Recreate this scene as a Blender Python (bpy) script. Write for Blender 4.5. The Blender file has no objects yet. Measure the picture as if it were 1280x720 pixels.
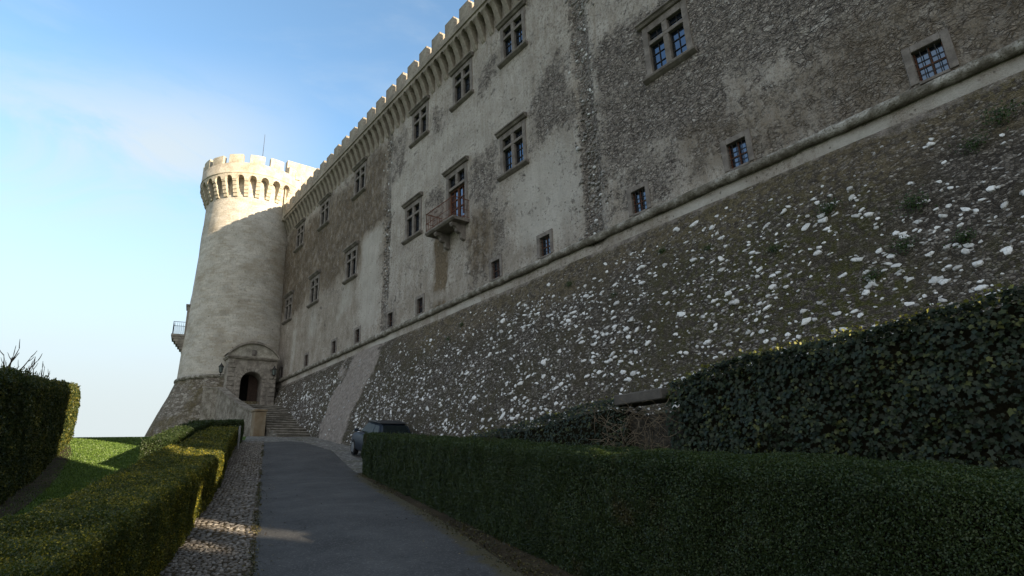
import bpy, bmesh, math, random
import numpy as np
from mathutils import Vector, Matrix

random.seed(7)
rng = np.random.default_rng(7)
scene = bpy.context.scene
COL = scene.collection

# ------------------------------------------------------------------ camera
PITCH, ROLL, FPX = 0.31236997, -0.0380702, 732.576
fw = Vector((0, math.cos(PITCH), math.sin(PITCH)))
up0 = Vector((0, -math.sin(PITCH), math.cos(PITCH)))
rt0 = Vector((1, 0, 0))
rt = math.cos(ROLL) * rt0 + math.sin(ROLL) * up0
up = -math.sin(ROLL) * rt0 + math.cos(ROLL) * up0
cam_d = bpy.data.cameras.new('camera')
cam = bpy.data.objects.new('camera', cam_d)
COL.objects.link(cam)
cam.matrix_world = Matrix(((rt.x, up.x, -fw.x, 0), (rt.y, up.y, -fw.y, 0), (rt.z, up.z, -fw.z, 0), (0, 0, 0, 1)))
cam_d.sensor_width = 36
cam_d.lens = FPX / 1280 * 36
cam_d.clip_start = 0.05
cam_d.clip_end = 8000
scene.camera = cam

# ------------------------------------------------------------------ light
SUN_AZ, SUN_EL = math.radians(-33), math.radians(11.5)     # azimuth counted from +X towards +Y
sdir = Vector((math.cos(SUN_AZ) * math.cos(SUN_EL), math.sin(SUN_AZ) * math.cos(SUN_EL), math.sin(SUN_EL)))
sun_d = bpy.data.lights.new('sun', 'SUN')
sun_d.energy = 5.0
sun_d.angle = math.radians(0.45)
sun_d.color = (1.0, 0.83, 0.60)
sun = bpy.data.objects.new('sun', sun_d)
COL.objects.link(sun)
sun.rotation_euler = sdir.to_track_quat('Z', 'Y').to_euler()

world = bpy.data.worlds.new('World')
scene.world = world
world.use_nodes = True
wn, wl = world.node_tree.nodes, world.node_tree.links
wn.clear()
wout = wn.new('ShaderNodeOutputWorld')
bg = wn.new('ShaderNodeBackground')
bg.inputs['Strength'].default_value = 0.069
sky = wn.new('ShaderNodeTexSky')
sky.sky_type = 'NISHITA'
sky.sun_disc = False
sky.sun_elevation = SUN_EL
sky.sun_rotation = math.pi / 2 - SUN_AZ
sky.air_density = 1.0
sky.dust_density = 0.6
sky.ozone_density = 1.2
tc = wn.new('ShaderNodeTexCoord')
mp = wn.new('ShaderNodeMapping')
mp.inputs['Rotation'].default_value = (0.25, 0.35, 0.2)
mp.inputs['Scale'].default_value = (1.3, 1.3, 4.0)
wl.new(tc.outputs['Generated'], mp.inputs['Vector'])
nz = wn.new('ShaderNodeTexNoise')
nz.inputs['Scale'].default_value = 1.7
nz.inputs['Detail'].default_value = 9
nz.inputs['Roughness'].default_value = 0.58
nz.inputs['Distortion'].default_value = 0.5
wl.new(mp.outputs[0], nz.inputs['Vector'])
cr = wn.new('ShaderNodeMapRange')
cr.interpolation_type = 'SMOOTHSTEP'
cr.inputs['From Min'].default_value = 0.46
cr.inputs['From Max'].default_value = 0.72
cr.inputs['To Max'].default_value = 0.6
wl.new(nz.outputs[0], cr.inputs['Value'])
# thin bright veil low over the horizon
sx = wn.new('ShaderNodeSeparateXYZ')
wl.new(tc.outputs['Generated'], sx.inputs[0])
hz = wn.new('ShaderNodeMapRange')
hz.interpolation_type = 'SMOOTHERSTEP'
hz.inputs['From Min'].default_value = 0.58
hz.inputs['From Max'].default_value = 0.05
hz.inputs['To Max'].default_value = 1.0
wl.new(sx.outputs['Z'], hz.inputs['Value'])
mx0 = wn.new('ShaderNodeMix'); mx0.data_type = 'RGBA'
mx0.inputs['B'].default_value = (4.15, 4.6, 4.7, 1)
gain = wn.new('ShaderNodeMix'); gain.data_type = 'RGBA'; gain.blend_type = 'MULTIPLY'
gain.inputs['Factor'].default_value = 1.0
gain.inputs['B'].default_value = (1.76, 2.03, 2.16, 1)
wl.new(sky.outputs[0], gain.inputs['A'])
wl.new(gain.outputs['Result'], mx0.inputs['A'])
wl.new(hz.outputs[0], mx0.inputs['Factor'])
mx = wn.new('ShaderNodeMix'); mx.data_type = 'RGBA'
mx.inputs['B'].default_value = (4.3, 4.75, 4.95, 1)
wl.new(mx0.outputs['Result'], mx.inputs['A'])
# a broad thin band of cirrus to the left
def wmath(op, a, b):
    n_ = wn.new('ShaderNodeMath'); n_.operation = op
    for i_, v_ in enumerate((a, b)):
        if isinstance(v_, (int, float)): n_.inputs[i_].default_value = v_
        else: wl.new(v_, n_.inputs[i_])
    return n_.outputs[0]
zb = wmath('SUBTRACT', sx.outputs['Z'], wmath('MULTIPLY', wmath('ADD', sx.outputs['X'], .574), .23))
bd = wn.new('ShaderNodeMapRange'); bd.interpolation_type = 'SMOOTHSTEP'
bd.inputs['From Min'].default_value = .13; bd.inputs['From Max'].default_value = .0
wl.new(wmath('ABSOLUTE', wmath('SUBTRACT', zb, .445), 0), bd.inputs['Value'])
nz2 = wn.new('ShaderNodeTexNoise'); nz2.inputs['Scale'].default_value = 3.4; nz2.inputs['Detail'].default_value = 10; nz2.inputs['Roughness'].default_value = .62; nz2.inputs['Distortion'].default_value = .8
mp2 = wn.new('ShaderNodeMapping'); mp2.inputs['Scale'].default_value = (1.0, 1.0, 2.6); mp2.inputs['Rotation'].default_value = (0, .22, .1); mp2.inputs['Location'].default_value = (3.1, 1.7, .4)
wl.new(tc.outputs['Generated'], mp2.inputs['Vector']); wl.new(mp2.outputs[0], nz2.inputs['Vector'])
n2r = wn.new('ShaderNodeMapRange'); n2r.interpolation_type = 'SMOOTHSTEP'; n2r.inputs['From Min'].default_value = .26; n2r.inputs['From Max'].default_value = .62
wl.new(nz2.outputs[0], n2r.inputs['Value'])
lf = wn.new('ShaderNodeMapRange'); lf.interpolation_type = 'SMOOTHSTEP'; lf.inputs['From Min'].default_value = -.22; lf.inputs['From Max'].default_value = -.5
wl.new(sx.outputs['X'], lf.inputs['Value'])
band = wmath('MULTIPLY', wmath('MULTIPLY', bd.outputs[0], n2r.outputs[0]), wmath('MULTIPLY', lf.outputs[0], .85))
wl.new(wmath('MAXIMUM', wmath('MULTIPLY', cr.outputs[0], .45), band), mx.inputs['Factor'])
bank = wn.new('ShaderNodeMapRange')                         # brighter sky added behind the camera, out of view, to lift the shade
bank.interpolation_type = 'SMOOTHSTEP'
bank.inputs['From Min'].default_value = 0.05
bank.inputs['From Max'].default_value = -0.55
bank.inputs['To Max'].default_value = 0.9
wl.new(sx.outputs['Y'], bank.inputs['Value'])
mx2 = wn.new('ShaderNodeMix'); mx2.data_type = 'RGBA'
mx2.inputs['B'].default_value = (5.6, 5.8, 5.9, 1)
wl.new(mx.outputs['Result'], mx2.inputs['A'])
wl.new(bank.outputs[0], mx2.inputs['Factor'])
wl.new(mx2.outputs['Result'], bg.inputs['Color'])
wl.new(bg.outputs[0], wout.inputs[0])

vs = scene.view_settings
vs.view_transform = 'Standard'
vs.look = 'None'
vs.exposure = 1.4
vs.gamma = 1
vs.use_curve_mapping = False

# ------------------------------------------------------------------ helpers
def tag(o, label=None, cat=None, group=None, kind=None):
    if label: o['label'] = label
    if cat: o['category'] = cat
    if group: o['group'] = group
    if kind: o['kind'] = kind
    return o

def empty(name, loc=(0, 0, 0), rz=0.0):
    o = bpy.data.objects.new(name, None)
    o.empty_display_size = 0.3
    COL.objects.link(o)
    o.location = loc
    o.rotation_euler = (0, 0, rz)
    return o

def link(name, me, parent=None, loc=None):
    o = bpy.data.objects.new(name, me)
    COL.objects.link(o)
    if parent is not None: o.parent = parent
    if loc is not None: o.location = loc
    return o

def copy_obj(o, parent, loc=None, rot=None):
    c = o.copy()
    COL.objects.link(c)
    c.parent = parent
    if loc is not None: c.location = loc
    if rot is not None: c.rotation_euler = rot
    return c

class MB:
    """collects faces; build() links them as one mesh object"""
    def __init__(s):
        s.v, s.f, s.m = [], [], []
    def poly(s, pts, mi=0):
        b = len(s.v)
        s.v += [tuple(p) for p in pts]
        s.f.append(tuple(range(b, b + len(pts)))); s.m.append(mi)
    def box(s, x0, x1, y0, y1, z0, z1, mi=0, M=None):
        b = len(s.v)
        P = [(x0, y0, z0), (x1, y0, z0), (x1, y1, z0), (x0, y1, z0), (x0, y0, z1), (x1, y0, z1), (x1, y1, z1), (x0, y1, z1)]
        if M is not None: P = [tuple(M @ Vector(p)) for p in P]
        s.v += P
        for f in ((0, 3, 2, 1), (4, 5, 6, 7), (0, 1, 5, 4), (1, 2, 6, 5), (2, 3, 7, 6), (3, 0, 4, 7)):
            s.f.append(tuple(b + i for i in f)); s.m.append(mi)
    def prism(s, prof, axis_pts, mi=0):
        """prof: list of 3d points of the first ring; axis_pts: list of offset vectors for following rings"""
        b = len(s.v); k = len(prof)
        for off in axis_pts:
            for p in prof: s.v.append((p[0] + off[0], p[1] + off[1], p[2] + off[2]))
        for r in range(len(axis_pts) - 1):
            for i in range(k):
                j = (i + 1) % k
                s.f.append((b + r * k + i, b + r * k + j, b + (r + 1) * k + j, b + (r + 1) * k + i)); s.m.append(mi)
        s.f.append(tuple(b + i for i in reversed(range(k)))); s.m.append(mi)
        e = b + (len(axis_pts) - 1) * k
        s.f.append(tuple(e + i for i in range(k))); s.m.append(mi)
    def tube(s, pts, rad, n=6, mi=0):
        b = len(s.v); pts = [Vector(p) for p in pts]
        rads = rad if isinstance(rad, (list, tuple)) else [rad] * len(pts)
        for i, p in enumerate(pts):
            d = (pts[min(i + 1, len(pts) - 1)] - pts[max(i - 1, 0)]).normalized()
            a = d.cross(Vector((0, 0, 1)))
            if a.length < 1e-3: a = Vector((1, 0, 0))
            a.normalize(); c = d.cross(a)
            for k in range(n):
                t = 2 * math.pi * k / n
                s.v.append(tuple(p + (a * math.cos(t) + c * math.sin(t)) * rads[i]))
        for i in range(len(pts) - 1):
            for k in range(n):
                j = (k + 1) % n
                s.f.append((b + i * n + k, b + i * n + j, b + (i + 1) * n + j, b + (i + 1) * n + k)); s.m.append(mi)
        s.f.append(tuple(b + k for k in range(n))); s.m.append(mi)
        e = b + (len(pts) - 1) * n
        s.f.append(tuple(e + k for k in reversed(range(n)))); s.m.append(mi)
    def mesh(s, name, mats, smooth=False, bevel=0.0, recalc=True):
        me = bpy.data.meshes.new(name)
        me.from_pydata(s.v, [], s.f)
        for m in (mats if isinstance(mats, (list, tuple)) else [mats]): me.materials.append(m)
        me.polygons.foreach_set('material_index', s.m)
        if recalc or bevel:
            bm = bmesh.new(); bm.from_mesh(me)
            bmesh.ops.remove_doubles(bm, verts=bm.verts, dist=1e-5) if recalc == 'weld' else None
            bmesh.ops.recalc_face_normals(bm, faces=bm.faces)
            if bevel:
                bmesh.ops.bevel(bm, geom=[e for e in bm.edges if len(e.link_faces) == 2 and e.calc_face_angle(0) > 0.5], offset=bevel, segments=(3 if bevel >= .06 else 1), affect='EDGES', clamp_overlap=True)
            bm.to_mesh(me); bm.free()
        if smooth: me.polygons.foreach_set('use_smooth', [True] * len(me.polygons))
        me.update()
        return me
    def build(s, name, mats, parent=None, loc=None, smooth=False, bevel=0.0, recalc=True):
        return link(name, s.mesh(name, mats, smooth, bevel, recalc), parent, loc)

def fast_mesh(name, V, nper, mats, mi=None, tint=None, smooth=False):
    """V: (N, nper, 3) separate polygons"""
    N = V.shape[0]
    me = bpy.data.meshes.new(name)
    me.vertices.add(N * nper); me.loops.add(N * nper); me.polygons.add(N)
    me.vertices.foreach_set('co', V.reshape(-1).astype(np.float32))
    me.loops.foreach_set('vertex_index', np.arange(N * nper, dtype=np.int32))
    me.polygons.foreach_set('loop_start', np.arange(0, N * nper, nper, dtype=np.int32))
    for m in (mats if isinstance(mats, (list, tuple)) else [mats]): me.materials.append(m)
    if mi is not None: me.polygons.foreach_set('material_index', mi.astype(np.int32))
    if smooth: me.polygons.foreach_set('use_smooth', np.ones(N, dtype=bool))
    if tint is not None:
        a = me.attributes.new('tint', 'FLOAT', 'FACE')
        a.data.foreach_set('value', tint.astype(np.float32))
    me.update(calc_edges=True)
    return me

def grid_mesh(name, P, mats, attrs=None, smooth=True, keep=None, flip=False):
    """P: (A, B, 3) grid of points"""
    A, B = P.shape[:2]
    idx = np.arange(A * B).reshape(A, B)
    q = np.stack([idx[:-1, :-1], idx[1:, :-1], idx[1:, 1:], idx[:-1, 1:]], -1).reshape(-1, 4)
    if flip: q = q[:, ::-1]
    if keep is not None: q = q[keep.reshape(-1)]
    me = bpy.data.meshes.new(name)
    n = len(q)
    me.vertices.add(A * B); me.loops.add(n * 4); me.polygons.add(n)
    me.vertices.foreach_set('co', P.reshape(-1).astype(np.float32))
    me.loops.foreach_set('vertex_index', q.reshape(-1).astype(np.int32))
    me.polygons.foreach_set('loop_start', np.arange(0, n * 4, 4, dtype=np.int32))
    for m in (mats if isinstance(mats, (list, tuple)) else [mats]): me.materials.append(m)
    if smooth: me.polygons.foreach_set('use_smooth', np.ones(n, dtype=bool))
    if attrs:
        for k, a in attrs.items():
            at = me.attributes.new(k, 'FLOAT', 'POINT')
            at.data.foreach_set('value', a.reshape(-1).astype(np.float32))
    me.update(calc_edges=True)
    return me

_tabs = {}
def vnoise(x, y, scale=1.0, seed=0):
    """smooth 2d value noise in 0..1"""
    if seed not in _tabs: _tabs[seed] = np.random.default_rng(1000 + seed).random((256, 256))
    T = _tabs[seed]
    x = np.asarray(x, float) * scale; y = np.asarray(y, float) * scale
    xi = np.floor(x).astype(int); yi = np.floor(y).astype(int)
    fx = x - xi; fy = y - yi
    fx = fx * fx * (3 - 2 * fx); fy = fy * fy * (3 - 2 * fy)
    g = lambda a, b: T[a % 256, b % 256]
    return (g(xi, yi) * (1 - fx) + g(xi + 1, yi) * fx) * (1 - fy) + (g(xi, yi + 1) * (1 - fx) + g(xi + 1, yi + 1) * fx) * fy
def fbm(x, y, scale=1.0, seed=0, oct=4):
    s = 0; a = 0.5; t = 0
    for i in range(oct):
        s = s + a * vnoise(x, y, scale * 2 ** i, seed + i); t += a; a *= 0.5
    return s / t
def sstep(a, b, x):
    t = np.clip((x - a) / (b - a), 0, 1); return t * t * (3 - 2 * t)

# ------------------------------------------------------------------ materials
class Mat:
    """tiny wrapper for node graphs"""
    def __init__(s, name, rough=0.85, spec=0.3):
        s.m = bpy.data.materials.new(name); s.m.use_nodes = True
        s.n, s.l = s.m.node_tree.nodes, s.m.node_tree.links
        s.b = s.n['Principled BSDF']
        s.b.inputs['Roughness'].default_value = rough
        s.b.inputs['Specular IOR Level'].default_value = spec
        s.tc = s.n.new('ShaderNodeTexCoord')
    def co(s, scale=(1, 1, 1), rot=(0, 0, 0), src='Object'):
        m = s.n.new('ShaderNodeMapping'); m.inputs['Scale'].default_value = scale; m.inputs['Rotation'].default_value = rot
        s.l.new(s.tc.outputs[src], m.inputs['Vector']); return m.outputs[0]
    def noise(s, vec, scale, detail=5, rough=0.6, dist=0.0):
        t = s.n.new('ShaderNodeTexNoise'); t.inputs['Scale'].default_value = scale; t.inputs['Detail'].default_value = detail
        t.inputs['Roughness'].default_value = rough; t.inputs['Distortion'].default_value = dist
        s.l.new(vec, t.inputs['Vector'])
        r = s.n.new('ShaderNodeMapRange'); r.inputs['From Min'].default_value = .24; r.inputs['From Max'].default_value = .76
        s.l.new(t.outputs[0], r.inputs['Value']); return r.outputs[0]
    def voro(s, vec, scale, feat='F1', out='Distance', rnd=1.0):
        t = s.n.new('ShaderNodeTexVoronoi'); t.feature = feat; t.inputs['Scale'].default_value = scale; t.inputs['Randomness'].default_value = rnd
        s.l.new(vec, t.inputs['Vector']); return t.outputs[out]
    def warp(s, vec, scale, amt):
        t = s.n.new('ShaderNodeTexNoise'); t.inputs['Scale'].default_value = scale; t.inputs['Detail'].default_value = 2
        s.l.new(vec, t.inputs['Vector'])
        a = s.n.new('ShaderNodeVectorMath'); a.operation = 'SUBTRACT'; a.inputs[1].default_value = (0.5, 0.5, 0.5)
        s.l.new(t.outputs['Color'], a.inputs[0])
        b = s.n.new('ShaderNodeVectorMath'); b.operation = 'SCALE'; b.inputs['Scale'].default_value = amt
        s.l.new(a.outputs[0], b.inputs[0])
        c = s.n.new('ShaderNodeVectorMath'); c.operation = 'ADD'
        s.l.new(vec, c.inputs[0]); s.l.new(b.outputs[0], c.inputs[1]); return c.outputs[0]
    def ramp(s, val, stops, interp='LINEAR'):
        r = s.n.new('ShaderNodeValToRGB'); r.color_ramp.interpolation = interp
        e = r.color_ramp.elements
        while len(e) < len(stops): e.new(0.5)
        for i, (p, c) in enumerate(stops):
            e[i].position = p; e[i].color = (c, c, c, 1) if isinstance(c, (int, float)) else (*c, 1)
        s.l.new(val, r.inputs[0]); return r.outputs[0]
    def mix(s, fac, a, b, mode='MIX'):
        m = s.n.new('ShaderNodeMix'); m.data_type = 'RGBA'; m.blend_type = mode
        for sock, v in ((m.inputs['Factor'], fac), (m.inputs['A'], a), (m.inputs['B'], b)):
            if isinstance(v, (int, float)): sock.default_value = v if sock.name == 'Factor' else (v, v, v, 1)
            elif isinstance(v, tuple): sock.default_value = (*v, 1)
            else: s.l.new(v, sock)
        return m.outputs['Result']
    def math(s, op, a, b=0.0, clamp=False):
        m = s.n.new('ShaderNodeMath'); m.operation = op; m.use_clamp = clamp
        for i, v in enumerate((a, b)):
            if isinstance(v, (int, float)): m.inputs[i].default_value = v
            else: s.l.new(v, m.inputs[i])
        return m.outputs[0]
    def attr(s, name):
        a = s.n.new('ShaderNodeAttribute'); a.attribute_name = name; return a.outputs['Fac']
    def bump(s, h, strength=0.5, dist=0.02, prev=None):
        b = s.n.new('ShaderNodeBump'); b.inputs['Strength'].default_value = strength; b.inputs['Distance'].default_value = dist
        s.l.new(h, b.inputs['Height'])
        if prev is not None: s.l.new(prev, b.inputs['Normal'])
        return b.outputs[0]
    def done(s, col=None, normal=None, rough=None):
        if col is not None:
            if isinstance(col, tuple): s.b.inputs['Base Color'].default_value = (*col, 1)
            else: s.l.new(col, s.b.inputs['Base Color'])
        if normal is not None: s.l.new(normal, s.b.inputs['Normal'])
        if rough is not None: s.l.new(rough, s.b.inputs['Roughness'])
        return s.m

def mat_castle_wall():
    m = Mat('castle_wall_stone_and_plaster', 0.92, 0.2)
    c = m.co()
    fl = m.co((1.0, 1.0, 1.0))
    w = m.warp(m.warp(fl, 1.6, 0.30), 7.0, .10)
    # flat courses of rubble
    sc = m.n.new('ShaderNodeVectorMath'); sc.operation = 'MULTIPLY'; sc.inputs[1].default_value = (5.2, 5.2, 11.5)
    m.l.new(w, sc.inputs[0]); sv = sc.outputs[0]
    vd = m.voro(sv, 1.0, 'DISTANCE_TO_EDGE'); vc = m.voro(sv, 1.0, 'F1', 'Color')
    sc2 = m.n.new('ShaderNodeVectorMath'); sc2.operation = 'MULTIPLY'; sc2.inputs[1].default_value = (13.0, 13.0, 22.0)
    m.l.new(w, sc2.inputs[0])
    v2 = m.voro(sc2.outputs[0], 1.0, 'F1', 'Color'); vd2 = m.voro(sc2.outputs[0], 1.0, 'DISTANCE_TO_EDGE')
    g = m.n.new('ShaderNodeSeparateColor'); m.l.new(vc, g.inputs[0])
    g2 = m.n.new('ShaderNodeSeparateColor'); m.l.new(v2, g2.inputs[0])
    stone = m.ramp(g.outputs[0], [(0.0, (.12, .10, .088)), (.35, (.23, .197, .172)), (.7, (.33, .285, .248)), (.93, (.44, .39, .345)), (1, (.66, .62, .57))])
    stone2 = m.ramp(g2.outputs[1], [(0, (.08, .066, .058)), (.6, (.29, .25, .215)), (.88, (.46, .41, .36)), (1, (.72, .69, .64))])
    stone = m.mix(.45, stone, stone2)
    gap = m.ramp(vd, [(0.0, 0.0), (.10, 1.0)])
    gap2 = m.ramp(vd2, [(0.0, 0.0), (.12, 1.0)])
    gapm = m.math('MULTIPLY', gap, m.math('ADD', m.math('MULTIPLY', gap2, .5), .5))
    stone = m.mix(m.math('SUBTRACT', 1.0, gapm), stone, (.055, .048, .042))
    # plaster
    n1 = m.noise(c, 1.1, 8, .65); n2 = m.noise(c, 9.0, 7, .7); n3 = m.noise(m.co((2.2, 2.2, .35)), 1.5, 6, .65)
    n4 = m.noise(c, 30, 4, .7)
    pl = m.ramp(n1, [(.15, (.29, .257, .222)), (.5, (.425, .385, .342)), (.85, (.54, .503, .455))])
    pl = m.mix(m.ramp(n3, [(.45, 0), (.85, .6)]), pl, (.26, .215, .165))
    pl = m.mix(m.ramp(n2, [(.54, 0), (.76, .8)]), pl, (.17, .14, .115))
    pl = m.mix(m.ramp(n2, [(.12, .5), (.35, 0)]), pl, (.68, .63, .56))
    pl = m.mix(m.ramp(n4, [(.60, 0), (.80, .75)]), pl, (.10, .086, .072))
    pl = m.mix(m.math('MULTIPLY', m.attr('pale'), .8), pl, m.ramp(n2, [(.2, (.44, .42, .38)), (.8, (.68, .66, .62))]))
    rub = m.attr('rubble')
    edge = m.math('ADD', m.math('MULTIPLY', m.math('SUBTRACT', m.noise(c, 2.2, 12, .80), .5), 1.5), rub)
    fac = m.ramp(edge, [(.36, 0), (.66, 1)])
    # rubble shows through the plaster in spots, plaster remains on the rubble in spots
    spots = m.noise(c, 1.7, 8, .68)
    stone = m.mix(m.ramp(spots, [(.66, 0), (.80, .75)]), stone, (.50, .45, .39))
    stone = m.mix(m.ramp(m.noise(c, 5.5, 6, .7), [(.5, 0), (.8, .55)]), stone, (.40, .35, .295))
    slots = m.ramp(m.noise(m.warp(m.co((2.6, 2.6, 10.0)), 2.0, .4), 1.6, 6, .62), [(.70, 0), (.80, 1)])
    stone = m.mix(m.math('MULTIPLY', slots, .85), stone, (.03, .026, .023))
    dots = m.ramp(m.noise(c, 3.0, 7, .62), [(.80, 0), (.88, 1)])
    stone = m.mix(m.math('MULTIPLY', dots, .85), stone, (.66, .63, .58))
    pits = m.ramp(m.voro(m.warp(c, 4, .15), 4.5, 'F1', 'Distance'), [(.10, 1), (.17, 0)])
    pl = m.mix(m.math('MULTIPLY', pits, .65), pl, (.10, .085, .07))
    col = m.mix(fac, pl, stone)
    br = m.math('MULTIPLY', m.attr('brown'), m.ramp(m.noise(m.co((1.3, 1.3, .7)), 2.6, 8, .7), [(.2, .15), (.6, 1)]))
    col = m.mix(m.math('MULTIPLY', br, .9), col, m.ramp(n2, [(.2, (.085, .062, .040)), (.8, (.235, .182, .122))]))
    rough_h = m.math('ADD', m.math('MULTIPLY', n2, .5), m.math('MULTIPLY', n4, .35))
    hst = m.math('ADD', m.math('MULTIPLY', gapm, .9), m.math('MULTIPLY', g.outputs[2], .5))
    hh = m.n.new('ShaderNodeMix'); hh.data_type = 'FLOAT'
    m.l.new(fac, hh.inputs[0]); m.l.new(m.math('ADD', rough_h, .9), hh.inputs[2]); m.l.new(m.math('ADD', hst, m.math('MULTIPLY', rough_h, .5)), hh.inputs[3])
    return m.done(col, m.bump(hh.outputs[0], 1.0, .05))

def mat_scarp():
    m = Mat('scarp_rubble', 0.95, 0.15)
    c = m.co(); w = m.warp(c, 3, .12)
    sc = m.n.new('ShaderNodeVectorMath'); sc.operation = 'MULTIPLY'; sc.inputs[1].default_value = (15, 15, 22)
    m.l.new(w, sc.inputs[0])
    vc = m.voro(sc.outputs[0], 1, 'F1', 'Color'); vd = m.voro(sc.outputs[0], 1, 'DISTANCE_TO_EDGE')
    g = m.n.new('ShaderNodeSeparateColor'); m.l.new(vc, g.inputs[0])
    st = m.ramp(g.outputs[0], [(0, (.05, .042, .035)), (.5, (.115, .099, .083)), (.8, (.20, .176, .15)), (.95, (.31, .28, .245)), (1, (.5, .47, .43))])
    st = m.mix(m.ramp(vd, [(0, .85), (.12, 0)]), st, (.038, .033, .028))
    n1 = m.noise(c, .7, 8, .65); n2 = m.noise(c, 6, 7, .7); n3 = m.noise(c, 26, 5, .7)
    st = m.mix(m.ramp(n1, [(.45, 0), (.68, .65)]), st, m.ramp(n3, [(.3, (.05, .043, .028)), (.7, (.115, .098, .066))]))
    moss = m.math('MULTIPLY', m.ramp(n2, [(.44, 0), (.60, 1)]), m.attr('moss'))
    st = m.mix(m.math('MULTIPLY', moss, .8), st, m.ramp(n3, [(.3, (.05, .055, .012)), (.7, (.10, .095, .025))]))
    ochre = m.math('MULTIPLY', m.ramp(n2, [(.38, .1), (.62, 1)]), m.attr('ochre'))
    st = m.mix(m.math('MULTIPLY', ochre, .7), st, m.ramp(n3, [(.3, (.13, .10, .055)), (.7, (.26, .21, .13))]))
    plain = m.attr('plain')
    pf = m.ramp(m.math('ADD', plain, m.math('MULTIPLY', m.math('SUBTRACT', m.noise(c, 2.2, 9, .75), .5), .9)), [(.35, 0), (.7, 1)])
    st = m.mix(m.math('MULTIPLY', pf, .9), st, m.ramp(n2, [(.2, (.22, .19, .168)), (.5, (.33, .29, .258)), (.8, (.44, .40, .36))]))
    h = m.math('ADD', m.math('MULTIPLY', m.ramp(vd, [(0, 0), (.2, 1)]), .6), m.math('ADD', m.math('MULTIPLY', n2, .7), m.math('MULTIPLY', n3, .5)))
    return m.done(st, m.bump(h, .9, .05))

def mat_simple_stone(name, a, b, c3, sc=3.0, bump=.5, dist=.015, rough=.9, dark=(.1, .09, .08), damt=.5):
    m = Mat(name, rough, .2)
    c = m.co()
    n1 = m.noise(c, sc, 7, .65); n2 = m.noise(c, sc * 6, 6, .7); n3 = m.noise(c, sc * .35, 5, .6)
    col = m.ramp(n1, [(.28, a), (.5, b), (.74, c3)])
    col = m.mix(m.ramp(n2, [(.55, 0), (.72, damt)]), col, dark)
    col = m.mix(m.ramp(n3, [(.5, 0), (.75, .45)]), col, dark)
    return m.done(col, m.bump(m.math('ADD', n2, n1), bump, dist))

def mat_tower():
    m = Mat('tower_plaster', .92, .2)
    c = m.co()
    bands = m.noise(m.co((.8, .8, 2.2)), 1.0, 8, .68)
    n1 = m.noise(c, .55, 7, .6); n2 = m.noise(c, 8, 7, .7); n3 = m.noise(c, 26, 4, .7)
    col = m.ramp(n1, [(.15, (.44, .41, .365)), (.5, (.53, .50, .455)), (.85, (.60, .575, .53))])
    col = m.mix(m.ramp(bands, [(.46, 0), (.66, .5)]), col, (.36, .315, .25))
    col = m.mix(m.ramp(n2, [(.52, 0), (.70, .55)]), col, (.30, .265, .21))
    # put-log holes
    vh = m.voro(m.co((1.0, 1.0, 1.2)), 1.5, 'F1', 'Distance')
    hole = m.math('MULTIPLY', m.ramp(vh, [(.045, 1), (.075, 0)]), m.ramp(m.noise(c, .45, 3), [(.5, 0), (.56, 1)]))
    st3 = m.noise(c, .33, 6, .62)
    col = m.mix(m.ramp(st3, [(.5, 0), (.85, .55)]), col, (.29, .24, .175))
    col = m.mix(m.math('MULTIPLY', hole, .9), col, (.05, .042, .035))
    br = m.n.new('ShaderNodeTexBrick'); br.offset = .5
    br.inputs['Scale'].default_value = 1; br.inputs['Mortar Size'].default_value = .012; br.inputs['Brick Width'].default_value = .5; br.inputs['Row Height'].default_value = .21
    u = m.n.new('ShaderNodeUVMap')
    m.l.new(u.outputs[0], br.inputs['Vector'])
    br.inputs['Color1'].default_value = (.62, .62, .62, 1); br.inputs['Color2'].default_value = (1.15, 1.12, 1.08, 1); br.inputs['Mortar'].default_value = (.62, .6, .56, 1)
    col = m.mix(m.math('MULTIPLY', m.ramp(m.noise(c, .8, 6, .65), [(.3, .25), (.7, .9)]), .6), col, m.mix(1.0, col, br.outputs['Color'], 'MULTIPLY'))
    h = m.math('ADD', m.math('MULTIPLY', n2, .8), m.math('MULTIPLY', n3, .5))
    h = m.math('SUBTRACT', h, m.math('MULTIPLY', br.outputs['Fac'], .4))
    return m.done(col, m.bump(h, .6, .03))

def mat_tower_scarp():
    m = Mat('tower_scarp_rubble', .95, .15)
    c = m.co(); w = m.warp(c, 2, .2)
    sc = m.n.new('ShaderNodeVectorMath'); sc.operation = 'MULTIPLY'; sc.inputs[1].default_value = (3.6, 3.6, 6)
    m.l.new(w, sc.inputs[0])
    vc = m.voro(sc.outputs[0], 1, 'F1', 'Color'); vd = m.voro(sc.outputs[0], 1, 'DISTANCE_TO_EDGE')
    g = m.n.new('ShaderNodeSeparateColor'); m.l.new(vc, g.inputs[0])
    st = m.ramp(g.outputs[0], [(0, (.13, .11, .088)), (.6, (.23, .20, .165)), (1, (.36, .33, .285))])
    st = m.mix(m.ramp(vd, [(0, .8), (.1, 0)]), st, (.08, .07, .055))
    n1 = m.noise(c, .7, 7, .65); n2 = m.noise(c, 7, 6, .7)
    st = m.mix(m.ramp(n1, [(.45, 0), (.65, .75)]), st, m.ramp(n2, [(.3, (.07, .055, .028)), (.7, (.16, .13, .07))]))
    return m.done(st, m.bump(m.math('ADD', m.ramp(vd, [(0, 0), (.2, 1)]), n2), .8, .05))

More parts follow.
